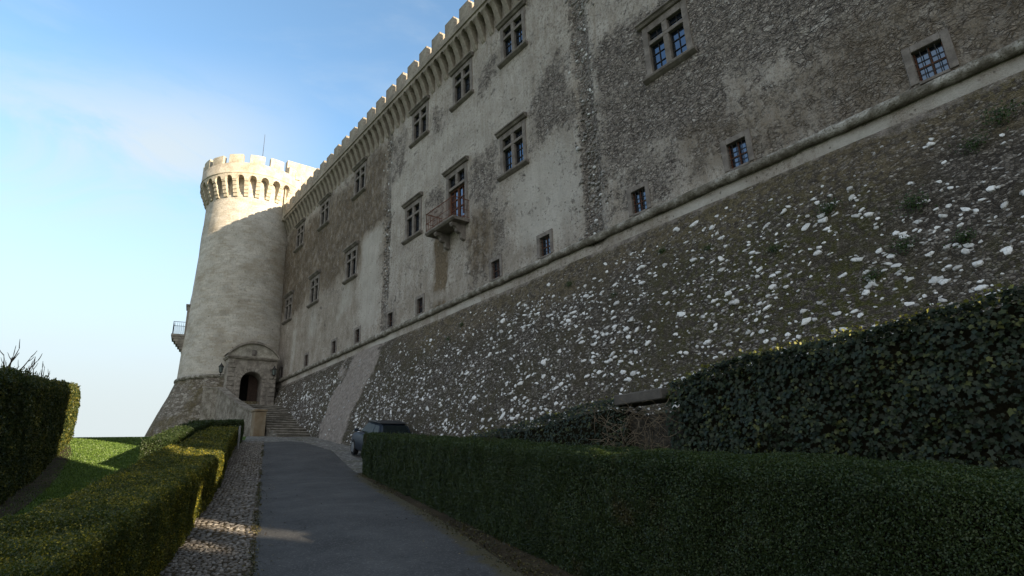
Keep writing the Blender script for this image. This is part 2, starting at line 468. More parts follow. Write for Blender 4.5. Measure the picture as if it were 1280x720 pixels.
def mat_leaf(name, dark, mid, light, rough=.45, spec=.35, trans=.25, nscale=1.0, tcol=(.12, .16, .02), brown=0.0):
    m = Mat(name, rough, spec)
    t = m.attr('tint')
    n = m.noise(m.co(), nscale, 6, .7)
    col = m.ramp(m.math('ADD', m.math('MULTIPLY', t, .6), m.math('MULTIPLY', n, .4)), [(.15, dark), (.5, mid), (.88, light)])
    if brown: col = m.mix(m.ramp(m.noise(m.co(), .9, 8, .72), [(.68, 0), (.85, brown)]), col, m.mix(t, (.05, .035, .016), (.15, .10, .045)))
    m.done(col)
    tr = m.n.new('ShaderNodeBsdfTranslucent')
    m.l.new(m.mix(.5, col, tcol), tr.inputs['Color'])
    ms = m.n.new('ShaderNodeMixShader'); ms.inputs[0].default_value = trans
    out = m.n['Material Output']
    m.l.new(m.b.outputs[0], ms.inputs[1]); m.l.new(tr.outputs[0], ms.inputs[2]); m.l.new(ms.outputs[0], out.inputs['Surface'])
    return m.m

def mat_flat(name, col, rough=.7, spec=.3, metal=0.0, nscale=8, var=.25):
    m = Mat(name, rough, spec); m.b.inputs['Metallic'].default_value = metal
    n = m.noise(m.co(), nscale, 6, .65)
    d = tuple(x * (1 - var) for x in col); l = tuple(min(1, x * (1 + var)) for x in col)
    return m.done(m.ramp(n, [(.3, d), (.7, l)]), m.bump(n, .25, .01))

def mat_asphalt():
    m = Mat('asphalt', .88, .25)
    c = m.co()
    n1 = m.noise(c, .9, 9, .72); n2 = m.noise(c, 40, 4, .75); v = m.voro(c, 60, 'F1', 'Color')
    g = m.n.new('ShaderNodeSeparateColor'); m.l.new(v, g.inputs[0])
    col = m.ramp(n1, [(.1, (.036, .035, .035)), (.5, (.058, .057, .056)), (.9, (.088, .086, .083))])
    col = m.mix(m.ramp(g.outputs[0], [(.82, 0), (.97, .55)]), col, (.17, .165, .155))
    col = m.mix(m.ramp(n2, [(.55, 0), (.9, .55)]), col, (.022, .022, .022))
    # moss and dirt creep in from the edges
    e = m.math('ADD', m.attr('edge'), m.math('MULTIPLY', m.math('SUBTRACT', m.noise(c, 3.5, 7, .7), .5), 1.0))
    col = m.mix(m.ramp(e, [(.45, 0), (.85, .85)]), col, m.ramp(n2, [(.3, (.045, .038, .016)), (.7, (.10, .08, .035))]))
    crk = m.voro(m.warp(c, 1.2, .7), .55, 'DISTANCE_TO_EDGE')
    ck = m.math('MULTIPLY', m.ramp(crk, [(.0, .8), (.007, 0)]), m.ramp(m.noise(c, .35, 2), [(.5, 0), (.6, 1)]))
    col = m.mix(ck, col, (.018, .017, .016))
    return m.done(col, m.bump(m.math('ADD', n2, m.math('MULTIPLY', g.outputs[0], .6)), .45, .008))

def mat_ground(name, a, b, cc, sc=3.0, bump=.02):
    m = Mat(name, .95, .1)
    c = m.co()
    n1 = m.noise(c, sc * .3, 6, .6); n2 = m.noise(c, sc * 8, 6, .75)
    col = m.mix(.45, m.ramp(n1, [(.3, a), (.5, b), (.7, cc)]), m.ramp(n2, [(.3, a), (.7, cc)]))
    return m.done(col, m.bump(n2, .8, bump))

def mat_cobble():
    m = Mat('cobblestones', .8, .3)
    c = m.co(); w = m.warp(c, 5, .04)
    vc = m.voro(w, 9.5, 'F1', 'Color', .8); vd = m.voro(w, 9.5, 'DISTANCE_TO_EDGE', rnd=.8)
    g = m.n.new('ShaderNodeSeparateColor'); m.l.new(vc, g.inputs[0])
    col = m.ramp(g.outputs[0], [(0, (.11, .105, .10)), (.6, (.19, .18, .165)), (1, (.33, .315, .29))])
    n = m.noise(c, .9, 6, .65)
    col = m.mix(m.ramp(vd, [(0, .9), (.09, 0)]), col, (.05, .046, .032))
    col = m.mix(m.ramp(n, [(.5, 0), (.75, .5)]), col, (.085, .08, .035))
    return m.done(col, m.bump(m.ramp(vd, [(0, 0), (.25, 1)]), .9, .03))

def mat_cobble_stone():
    m = Mat('single_cobble', .75, .35)
    t = m.attr('tint'); n = m.noise(m.co(), 25, 5, .7)
    col = m.ramp(t, [(0, (.085, .073, .062)), (.5, (.14, .124, .108)), (.85, (.19, .17, .148)), (1, (.28, .255, .225))])
    return m.done(m.mix(m.ramp(n, [(.5, 0), (.75, .5)]), col, (.07, .066, .05)), m.bump(n, .4, .01))

def mat_white_stone():
    m = Mat('white_limestone', .88, .2)
    t = m.attr('tint'); n = m.noise(m.co(), 16, 6, .7)
    col = m.ramp(t, [(0, (.16, .15, .14)), (.35, (.27, .26, .25)), (.6, (.52, .52, .51)), (1, (.80, .80, .79))])
    return m.done(m.mix(m.ramp(n, [(.5, 0), (.75, .55)]), col, (.22, .205, .18)), m.bump(n, .6, .02))

def mat_glass_pane():
    m = Mat('window_glass', .06, .9)
    m.b.inputs['IOR'].default_value = 1.85; m.b.inputs['Specular Tint'].default_value = (.55, .74, 1.0, 1)
    n = m.noise(m.co(), 2.5, 3, .5)
    return m.done((.012, .016, .024), m.bump(n, .08, .02))

M_WALL = mat_castle_wall()
M_SCARP = mat_scarp()
M_WSTONE = mat_white_stone()
M_TRIM = mat_simple_stone('grey_peperino_trim', (.14, .122, .11), (.19, .168, .15), (.245, .218, .198), 2.5, .5, .012)
M_STRING = mat_simple_stone('string_course_stone', (.15, .135, .11), (.25, .23, .195), (.46, .44, .40), 3.5, .9, .03, dark=(.085, .075, .045), damt=.8)
M_CORNICE = mat_simple_stone('corbel_stone', (.215, .187, .152), (.285, .25, .205), (.36, .32, .265), 1.3, .5, .02, dark=(.13, .11, .085), damt=.6)
M_TOWER = mat_tower()
M_TSCARP = mat_tower_scarp()
M_TCROWN = mat_simple_stone('tower_crown_stone', (.37, .325, .255), (.455, .41, .335), (.53, .485, .405), 1.6, .6, .025, dark=(.22, .18, .125), damt=.6)
M_PORTAL = mat_simple_stone('portal_stone', (.21, .185, .16), (.29, .258, .222), (.38, .345, .30), 2.5, .6, .02)
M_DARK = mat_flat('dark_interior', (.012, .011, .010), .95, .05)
M_DOOR = mat_flat('old_brown_wood', (.045, .026, .018), .7, .3)
M_GLASS = mat_glass_pane()
M_BAR = mat_flat('window_iron', (.03, .027, .025), .7, .3)
M_RUST = mat_flat('rusty_red_iron', (.14, .052, .030), .75, .3)
M_WOODRED = mat_flat('red_brown_window_wood', (.10, .038, .018), .65, .3)
M_ASPH = mat_asphalt()
M_COB = mat_cobble()
M_COBS = mat_cobble_stone()
M_SOIL = mat_ground('soil', (.028, .021, .013), (.05, .038, .022), (.085, .066, .040))
M_TURF = mat_ground('turf', (.035, .065, .013), (.06, .10, .02), (.10, .145, .03))
M_FAR = mat_ground('far_land', (.035, .05, .02), (.05, .065, .03), (.07, .08, .04), .02)
M_STEP = mat_simple_stone('stair_stone', (.17, .15, .13), (.25, .225, .195), (.33, .30, .265), 2.0, .5, .015)
M_PARA = mat_simple_stone('stair_parapet_stone', (.17, .145, .115), (.27, .24, .20), (.36, .325, .28), 2.5, .9, .05, dark=(.09, .078, .055), damt=.8)

# ------------------------------------------------------------------ terrain frame
RD = np.array([-.38909, .9212]); RL = np.array([.9212, .38909])       # along the lane, across it (to the right)
PR = np.array([-400, -60, -8, 0, 10, 21, 24, 26, 28, 31, 34, 37, 40, 44, 50, 54, 60, 75, 120, 400, 3000], float)
PZ = np.array([-30, -7.0, -2.3, -1.6, -.72, .25, .72, 1.08, 1.42, 1.87, 2.33, 2.74, 2.98, 3.16, 3.3, 3.2, 2.6, 0, -12, -30, -30], float)
_rs = np.arange(-420, 3020, .25)
_zs = np.interp(_rs, PR, PZ)
_k = np.hanning(17); _k /= _k.sum()
_zs = np.convolve(np.pad(_zs, 8, mode='edge'), _k, 'valid')
def gz(r): return np.interp(r, _rs, _zs)
def W(r, lat, dz=0.0):
    r = np.asarray(r, float); lat = np.asarray(lat, float)
    return np.stack([r * RD[0] + lat * RL[0], r * RD[1] + lat * RL[1], gz(r) + dz], -1)

ST = np.unique(np.concatenate([[-3000, -1200, -400, -150, -60, -30], np.arange(-15, 62, .5), [64, 68, 75, 90, 120, 200, 400, 1200, 3000]]))
def sheet(name, r0, r1, lat_fn, cols, dz, mat, attrs=None, bulge=None):
    """strip that follows the ground; lat_fn(r) -> (left, right)"""
    rs = ST[(ST > r0) & (ST < r1)]; rs = np.concatenate([[r0], rs, [r1]])
    L = np.array([lat_fn(r) for r in rs])
    t = np.linspace(0, 1, cols)
    lat = L[:, :1] * (1 - t) + L[:, 1:] * t
    P = W(np.repeat(rs[:, None], cols, 1), lat, dz)
    if bulge is not None: P[..., 2] += bulge(np.repeat(rs[:, None], cols, 1), lat, t[None, :])
    at = attrs(np.repeat(rs[:, None], cols, 1), lat, t[None, :] + 0 * lat) if attrs else None
    me = grid_mesh(name, P, mat, at, flip=True)
    o = link(name, me); tag(o, kind='structure'); return o

# ground: one sheet to the horizon
lats = np.array([-3000, -900, -250, -90, -45, -25, -14, -9, -6, -3, 0, 3, 6, 9, 14, 25, 45, 90, 250, 900, 3000], float)
rr, ll = np.meshgrid(ST, lats, indexing='ij')
Pg = W(rr, ll, -.03)
fall = np.clip((np.abs(ll) - 30) / 200, 0, 1)
Pg[..., 2] = Pg[..., 2] * (1 - fall) + np.minimum(Pg[..., 2], -25) * fall
ground = link('ground', grid_mesh('ground', Pg, M_TURF, flip=True)); tag(ground, kind='structure')

def lane_right(r): return float(np.interp(r, [-15, 0, 7, 10, 21, 28, 30.5, 33], [2.5, 2.6, 2.78, 2.95, 3.05, 2.85, 2.3, 1.7]))
road = sheet('road', -14, 32.4, lambda r: (0.02, lane_right(r)), 24, .004, M_ASPH,
             attrs=lambda r, l, t: {'edge': np.maximum(sstep(.16, .0, l) * .55, sstep(.80, .98, t) * sstep(25, 18, r) * .95)},
             bulge=lambda r, l, t: .05 * np.sin(np.pi * t) + 0 * r)
verge = sheet('cobbled_verge', -14, 34.2, lambda r: (-1.25, 0.03), 10, -.006, M_SOIL)
forecourt = sheet('cobbled_forecourt', 18.5, 40, lambda r: (lane_right(min(r, 32.4)) - .02 if r < 32.4 else -.9, float(np.interp(r, [18, 22, 30, 36], [4.2, 8, 7, 6]))), 16, -.004, M_COB)
rim = sheet('mossy_roadside', -14, 21.5, lambda r: (lane_right(r) - .02, 4.6), 10, -.002, M_SOIL)
lawnbed = sheet('hedge_bed', 2, 36, lambda r: (-1.9, -1.2), 4, -.012, M_SOIL)
dirt = sheet('bare_earth', 8, 36, lambda r: (float(np.interp(r, [8, 16, 36.7], [-5.5, -5.6, -9.6])), float(np.interp(r, [8, 16, 28, 36.7], [-3.2, -4.5, -6.75, -9.1]))), 8, -.015, M_SOIL)

# ------------------------------------------------------------------ cobbles as real stones
def domes(P, N, A, B, H, ang, seg=8, tint=None, sink=.01, jag=.18):
    """low stones on a surface; P centres, N normals; returns (n*seg*? polys) as quads+tris packed in quads"""
    n = len(P)
    N = N / np.linalg.norm(N, axis=1, keepdims=True)
    ref = np.tile(np.array([[0, 0, 1.0]]), (n, 1)); ref[np.abs(N[:, 2]) > .8] = (1, 0, 0)
    T = np.cross(ref, N); T /= np.linalg.norm(T, axis=1, keepdims=True); Bv = np.cross(N, T)
    ca, sa = np.cos(ang)[:, None], np.sin(ang)[:, None]
    T, Bv = T * ca + Bv * sa, -T * sa + Bv * ca
    th = np.linspace(0, 2 * np.pi, seg, endpoint=False)
    rad = 1 + (rng.random((n, seg)) - .5) * 2 * jag
    def ring(k, h):
        c = np.cos(th)[None] * rad * k; s_ = np.sin(th)[None] * rad * k
        return P[:, None] + T[:, None] * (c * A[:, None])[..., None] + Bv[:, None] * (s_ * B[:, None])[..., None] + N[:, None] * np.asarray(h)[:, None, None] * np.ones((1, seg, 1))
    r0 = ring(1.0, -sink * np.ones(n)); r1 = ring(.92, H * .6); r2 = ring(.55, H)
    top = P[:, None] + N[:, None] * (H * 1.05)[:, None, None]
    q = []
    for a, b in ((r0, r1), (r1, r2)):
        q.append(np.stack([a, np.roll(a, -1, 1), np.roll(b, -1, 1), b], 2))
    tp = np.repeat(top, seg, 1)
    mid = (r2 + np.roll(r2, -1, 1)) / 2
    q.append(np.stack([r2, mid, np.roll(r2, -1, 1), tp], 2))
    Q = np.concatenate(q, 1)                                        # n, 3*seg, 4, 3
    tt = np.repeat((tint if tint is not None else rng.random(n))[:, None], Q.shape[1], 1)
    return Q.reshape(-1, 4, 3), tt.reshape(-1)

cs = []
r = 2.5
while r < 33.5:
    step = .058 if r < 10 else .09
    l = -1.17
    while l < .0:
        cs.append((r + random.uniform(-.03, .03), l + random.uniform(-.02, .02), step * random.uniform(.75, 1.1)))
        l += step * random.uniform(.9, 1.1)
    r += step * .95
cs = np.array(cs)
cs = cs[rng.random(len(cs)) > .12]
cp = W(cs[:, 0], cs[:, 1], -.012)
cn = np.tile(np.array([[0.03, -.08, 1]]), (len(cp), 1)) + (rng.random((len(cp), 3)) - .5) * .25
Q, tt = domes(cp, cn, cs[:, 2] * .50, cs[:, 2] * .47, .012 + rng.random(len(cp)) * .012, rng.random(len(cp)) * 6.28, 6, jag=.2)
cobbles = link('cobblestones', fast_mesh('cobblestones', Q, 4, M_COBS, tint=tt, smooth=False)); tag(cobbles, kind='stuff')
cobbles['label'] = 'small grey cobbles paving the narrow verge left of the asphalt lane'; cobbles['category'] = 'cobblestones'

# ------------------------------------------------------------------ castle wing
AZ = -0.677148
U = Vector((math.sin(AZ), math.cos(AZ), 0)); NW = Vector((math.cos(AZ), -math.sin(AZ), 0))
RZ = math.atan2(U.y, U.x)
castle = empty('castle_wing', NW * 14.1, RZ)
tag(castle, 'long battlemented castle wing of weathered grey stone with a sloping base above the lane', 'castle')
S0, S1 = 0.2, 49.0
cross_s2 = [8.97, 17.1, 25.82, 33.9, 40.35, 46.0]
cross_s3 = [16.78, 20.92, 25.2, 33.15, 39.3, 44.55]
small_s = [2.57, 7.26, 10.80, 15.42, 18.58, 24.98, 28.2, 32.45, 36.03, 41.02, 46.4]
CW, CH = 1.80, 2.0                                        # cross window outer size
Z2, Z3 = 12.46, 18.2
openings = [(s - CW / 2 + .03, s + CW / 2 - .03, Z2 + .03, Z2 + CH - .03) for s in cross_s2] + \
           [(s - CW / 2 + .03, s + CW / 2 - .03, Z3 + .03, Z3 + CH - .07) for s in cross_s3] + \
           [(s - .29, s + .29, 7.97, 8.77) for s in small_s] + [(20.63, 22.43, 11.54, 14.52)]
SW, HW = .58, .80

def wall_lines(a, b, step, extra):
    x = list(np.arange(a, b, step)) + [b]
    ex = sorted(set(round(e, 4) for e in extra))
    x = [v for v in x if all(abs(v - e) > step * .35 for e in ex)] + ex
    return np.array(sorted(x))
ss = wall_lines(S0, S1, .16, [o[0] for o in openings] + [o[1] for o in openings])
zz = wall_lines(7.1, 21.9, .16, [o[2] for o in openings] + [o[3] for o in openings])
SS, ZZ = np.meshgrid(ss, zz, indexing='ij')
rub = np.zeros_like(SS); brown = np.zeros_like(SS); pale = np.zeros_like(SS)
dn = (fbm(SS, ZZ, .5, 3) - .5) * 1.6; dm = (fbm(SS, ZZ, .5, 13) - .5) * 1.6
def blob(arr, s0, s1, z0, z1, val, soft=.5):
    x = SS + dn; z = ZZ + dm
    k = sstep(s0 - soft, s0 + soft, x) * (1 - sstep(s1 - soft, s1 + soft, x)) * sstep(z0 - soft, z0 + soft, z) * (1 - sstep(z1 - soft, z1 + soft, z))
    arr[...] = arr * (1 - k) + val * k
rub += .20
blob(rub, -5, 12.3, 9.6, 15.3, .78, .8)
blob(rub, -5, 12.3, 7.9, 9.7, .52, .5)
blob(rub, -5, 4.2, 8.6, 12, .62, .6)
blob(rub, 9.0, 12.3, 15.4, 22, .18, .5)
blob(rub, 5.0, 7.4, 10.0, 10.9, .35, .4)
blob(rub, 13.2, 16.1, 12.5, 16.0, .68, .8)
blob(rub, 13.1, 17.2, 7.9, 12.2, .16, .6)
blob(pale, 13.4, 17.0, 8.6, 12.0, .5, .6)
blob(rub, 17.9, 20.2, 11.8, 14.6, .64, .7)
blob(rub, 18.3, 20.6, 8.3, 11.6, .58, .7)
blob(rub, 22.6, 24.6, 11.5, 14.4, .6, .7)
blob(rub, 18.2, 20.0, 17.2, 19.3, .55, .5)
blob(rub, 22.2, 24.0, 17.6, 19.4, .45, .5)
blob(rub, 26.8, 28.6, 16.5, 20.0, .6, .4)
blob(rub, 27.0, 28.4, 8.0, 11.5, .35, .4)
blob(rub, 29.4, 49, 12.9, 20.2, .56, .9)
blob(rub, 29.7, 32.3, 9, 14.8, .05, .5)
blob(pale, 29.7, 32.3, 9, 14.6, .45, .5)
blob(rub, 36, 38, 8, 12.6, .35, .5)
# the two vertical chases full of loose stone
for c0, w0 in ((12.75, .42), (28.95, .38)):
    k = 1 - sstep(w0 * .7, w0 * 1.5, np.abs(SS + dn * .25 - c0))
    rub = np.maximum(rub, k * (.80 if c0 < 20 else .62))
blob(brown, -5, 4.6, 7.9, 10.2, .7, .5)
blob(brown, 4, 9.2, 7.9, 10.0, .55, .4)
blob(brown, 29.4, 49, 12.6, 19.8, 1.0, .8)
blob(brown, 29.7, 32.2, 9, 14.8, .1, .5)
blob(brown, 22.6, 23.8, 7.9, 11.6, 2.4, .2)
blob(brown, 18.9, 20.5, 8.2, 11.5, .95, .4)
blob(brown, 24.3, 25.6, 8.0, 10.0, .35, .4)
blob(brown, 33, 48, 7.9, 12.3, .4, .8)
blob(brown, 16, 28, 8, 9.0, .35, .5)
blob(pale, 43.6, 44.4, 7.9, 11.2, .95, .25)
blob(pale, 34.0, 35.6, 10.2, 12.2, .6, .4)
blob(pale, 39.5, 41, 10.0, 12.3, .5, .4)
blob(pale, 16, 29, 14.8, 18.0, .22, .8)
blob(pale, 7.6, 8.9, 11.6, 12.4, .8, .25)
# plain plaster under the string course
low = 1 - sstep(7.5, 7.62, ZZ)
rub = rub * (1 - low); pale = pale * (1 - low) + (.0 + .9 * sstep(.4, .65, fbm(SS, ZZ, .9, 111))) * low; brown = brown * (1 - low) + .1 * low
disp = (fbm(SS, ZZ, .35, 21, 3) - .5) * .14 + (fbm(SS, ZZ, 2.2, 31, 2) - .5) * .05
for c0, w0 in ((12.75, .40), (28.95, .34)):
    disp -= .10 * (1 - sstep(w0 * .6, w0 * 1.2, np.abs(SS - c0)))
rub = rub + (fbm(SS, ZZ, 1.1, 101, 3) - .5) * .5
near = np.zeros_like(SS)
for o in openings:
    d = np.maximum(np.maximum(o[0] - SS, SS - o[1]), np.maximum(o[2] - ZZ, ZZ - o[3]))
    near = np.maximum(near, 1 - sstep(.05, .5, d))
disp = disp * (1 - near) - .0
disp *= sstep(7.1, 7.9, ZZ) * (1 - sstep(20.0, 20.4, ZZ))
Pw = np.stack([SS, disp, ZZ], -1)
cs_, cz_ = (ss[:-1] + ss[1:]) / 2, (zz[:-1] + zz[1:]) / 2
CS, CZ = np.meshgrid(cs_, cz_, indexing='ij')
keep = np.ones_like(CS, bool)
for o in openings: keep &= ~((CS > o[0]) & (CS < o[1]) & (CZ > o[2]) & (CZ < o[3]))
wall = link('wall', grid_mesh('wall', Pw, M_WALL, {'rubble': rub, 'brown': brown, 'pale': pale}, keep=keep, flip=False), castle)
# solid body behind the face: ends, top walk, back, and dark recess backing
mb = MB()
mb.box(S0, S1, -7.5, -.62, -3, 21.9)
mb.build('inner_mass', M_CORNICE, castle)
mb = MB()
mb.poly([(S0, .0, 7.1), (S0, -.62, 7.1), (S0, -.62, 21.9), (S0, 0, 21.9)])
mb.poly([(S0, 0, -3), (S0, -.62, -3), (S0, -.62, 7.1), (S0, 0, 7.1)])
mb.build('end_wall', M_CORNICE, castle, recalc=False)

# scarp
K = .37
def scarp_out(z): return .05 + K * (7.24 - z)
sz_ = np.arange(-6.0, S1 + .01, .14); zz_ = np.linspace(-2.2, 7.24, 80)
SS2, ZZ2 = np.meshgrid(sz_, zz_, indexing='ij')
dd = (fbm(SS2, ZZ2, .45, 41, 3) - .5) * .22 + (fbm(SS2, ZZ2, 2.4, 51, 3) - .5) * .12
dd *= 1 - sstep(6.9, 7.16, ZZ2) * .8
edge_n = (fbm(SS2, ZZ2, .8, 61, 5) - .5) * 3.0
plain = sstep(28.3, 29.6, SS2 + edge_n * 1.1 + .12 * (4.5 - ZZ2)) * (1 - sstep(32.5, 33.9, SS2 + edge_n * 1.1 - .15 * (4.5 - ZZ2)))
dd += plain * .10
plain = np.maximum(plain, .25 * sstep(43, 45, SS2))
plain = np.maximum(plain, .55 * sstep(6.85, 7.2, ZZ2 + edge_n * .2))
moss = np.clip(sstep(14, 2, SS2) * .8 + .3, 0, 1) * sstep(.35, .65, fbm(SS2, ZZ2, .35, 71))
ochre = sstep(5.2, 6.7, ZZ2 + edge_n * .6) * (1 - sstep(24, 29, SS2)) * .9
Ps = np.stack([SS2, scarp_out(ZZ2) + dd, ZZ2], -1)
scarp = link('scarp', grid_mesh('scarp', Ps, M_SCARP, {'plain': plain, 'moss': moss, 'ochre': ochre}), castle)

# limestone pieces set in the scarp
def stones():
    n = 19500
    s = rng.uniform(-5.9, 47.5, n); z = rng.uniform(-1.0, 6.9, n)
    big = rng.random(n)
    cl = fbm(s, z, .55, 81)
    dens = np.interp(s, [-1, 3, 8, 14, 22, 28.3, 29.5, 32.6, 33.9, 40, 48], [.78, .82, .84, .85, .84, .8, .12, .12, .85, .8, .35]) * np.interp(cl, [.25, .5, .7], [.25, .8, 1.15])
    dens *= np.interp(z, [-1, 5.6, 6.3, 6.9], [1, 1, .7, .15])
    dens *= np.where((s < 29) & (z > 5.4), np.interp(fbm(s, z, .4, 91), [.35, .6], [.5, 1]), 1)
    k = rng.random(n) < dens
    s, z, big = s[k], z[k], big[k]
    n = len(s)
    size = .024 + .054 * rng.random(n) ** 2.4
    size *= np.interp(s, [0, 6, 15, 30], [.95, .95, .95, .95])
    size[big > .93] *= 1.45; size = np.minimum(size, .10)
    white = rng.random(n)
    tint = np.where(white < np.interp(s, [0, 10, 18], [.62, .58, .46])  , .50 + .5 * rng.random(n), .10 + .38 * rng.random(n))
    tint = np.where(big > .93, .75 + .25 * rng.random(n), tint)
    size = np.where((tint < .5), size * np.interp(s, [0, 14, 22], [.58, .7, 1]), size)
    tint = np.where((s > 29) & (s < 33.3), tint * .6, tint)
    i = np.clip(((s + 6.0) / .14).astype(int), 0, len(sz_) - 1); j = np.clip(np.searchsorted(zz_, z), 0, len(zz_) - 1)
    out = scarp_out(z) + dd[i, j]
    P = np.stack([s, out, z], -1)
    N = np.tile(np.array([[0, 1.0, K]]), (n, 1)) + (rng.random((n, 3)) - .5) * .5
    Q, tt = domes(P, N, size * rng.uniform(1.0, 1.75, n), size * rng.uniform(.65, 1.0, n), size * rng.uniform(.25, .5, n), rng.normal(0, .35, n), 7, tint, sink=.02, jag=.36)
    o = link('limestone_pieces', fast_mesh('limestone_pieces', Q, 4, M_WSTONE, tint=tt), castle)
    o['kind'] = 'stuff'
stones()

def chase_stones():
    n = 620
    k = rng.random(n) < .62
    s = np.where(k, rng.normal(12.75, .34, n), rng.normal(28.95, .27, n)); z = rng.uniform(7.95, 19.9, n)
    out = -.075 + np.clip(np.abs(s - np.where(k, 12.75, 28.95)) - .2, 0, .3) * .3
    size = .03 + .045 * rng.random(n) ** 2
    tint = np.where(rng.random(n) < .18, .5 + .3 * rng.random(n), .0 + .38 * rng.random(n))
    Q, tt = domes(np.stack([s, out, z], -1), np.tile(np.array([[0, 1.0, .1]]), (n, 1)) + (rng.random((n, 3)) - .5) * .6, size * 1.2, size, size * .6, rng.normal(0, .5, n), 7, tint, sink=.03, jag=.36)
    o = link('loose_stones', fast_mesh('loose_stones', Q, 4, M_WSTONE, tint=tt), castle); o['kind'] = 'stuff'
chase_stones()

# string course: a weathered roll
mb = MB()
n_a = 12; pts = np.arange(S0, S1, .33)
prev = None; b0 = []
for i, s in enumerate(pts):
    joint = (i % 4 == 0)
    rr_ = .138 * (1 + random.uniform(-.05, .05)) * (.93 if joint else 1)
    dz = random.uniform(-.012, .012); base = len(mb.v)
    for k in range(n_a):
        t = 2 * math.pi * k / n_a
        mb.v.append((s, .07 + rr_ * math.cos(t) * .95, 7.735 + dz + rr_ * math.sin(t) + random.uniform(-.006, .006)))
    b0.append(base)
for a, b in zip(b0[:-1], b0[1:]):
    for k in range(n_a):
        j = (k + 1) % n_a
        mb.f.append((a + k, a + j, b + j, b + k)); mb.m.append(0)
mb.build('string_course', M_STRING, castle, smooth=True)

# corbel table, parapet and merlons
PITCH_C = .685
c0s = S0 + .3
ncor = int((S1 - .3 - c0s) / PITCH_C) + 1
OUT = .58
def corbel_mesh():
    m_ = MB(); w = .155
    prof = [(0, 20.28), (.06, 20.36), (.14, 20.55), (.26, 20.9), (.40, 21.25), (.50, 21.44), (OUT - .02, 21.52), (OUT - .02, 21.60), (-.1, 21.60), (-.1, 20.28)]
    m_.prism([(-w, p[0], p[1]) for p in prof], [(0, 0, 0), (2 * w, 0, 0)])
    return m_.mesh('corbel', M_CORNICE, bevel=.012)
cm = corbel_mesh()
for i in range(ncor):
    link('corbel', cm, castle, (c0s + i * PITCH_C, random.uniform(-.006, .006), 0))
# arched parapet: front slab with arch soffits between the corbels
mb = MB()
for i in range(ncor - 1):
    a = c0s + i * PITCH_C + .155; b = a + PITCH_C - .31
    nseg = 7
    arc = [((a + b) / 2 - (b - a) / 2 * math.cos(math.pi * k / nseg), 21.36 + .26 * math.sin(math.pi * k / nseg)) for k in range(nseg + 1)]
    for k in range(nseg):
        (xa, za), (xb, zb) = arc[k], arc[k + 1]
        mb.poly([(xa, OUT - .04, za), (xb, OUT - .04, zb), (xb, OUT - .04, 21.84), (xa, OUT - .04, 21.84)])
        mb.poly([(xa, OUT - .04, za), (xa, -.05, za), (xb, -.05, zb), (xb, OUT - .04, zb)])
    mb.poly([(a - .31, OUT - .04, 21.58), (a, OUT - .04, 21.58), (a, OUT - .04, 21.84), (a - .31, OUT - .04, 21.84)])
mb.build('arcade', M_CORNICE, castle, recalc='weld')
mb = MB()
mb.prism([(S0, OUT - .05, 21.76), (S0, OUT + .035, 21.79), (S0, OUT + .035, 21.87), (S0, OUT - .05, 21.90)], [(0, 0, 0), (S1 - S0, 0, 0)])
mb.build('moulding', M_CORNICE, castle)
mb = MB()
mb.box(S0, S1, OUT - .42, OUT - .012, 21.80, 22.25)
mb.box(S0, S1, -7.5, OUT - .42, 21.60, 21.95)
mb.build('parapet', M_CORNICE, castle, bevel=.01)
mm_ = []
for v in range(3):
    m_ = MB(); h = .84 + (v - 1) * .02
    m_.box(-.42, .42, OUT - .42, OUT - .012, 22.25, 22.25 + h)
    me = m_.mesh('merlon', M_CORNICE, bevel=.013); mm_.append(me)
s = S0 + .55; i = 0
while s < 47.6:
    link('merlon', mm_[i % 3], castle, (s + random.uniform(-.03, .03), random.uniform(-.012, .0), random.uniform(-.05, .0))).rotation_euler = (0, 0, random.uniform(-.015, .015)); s += 1.37; i += 1

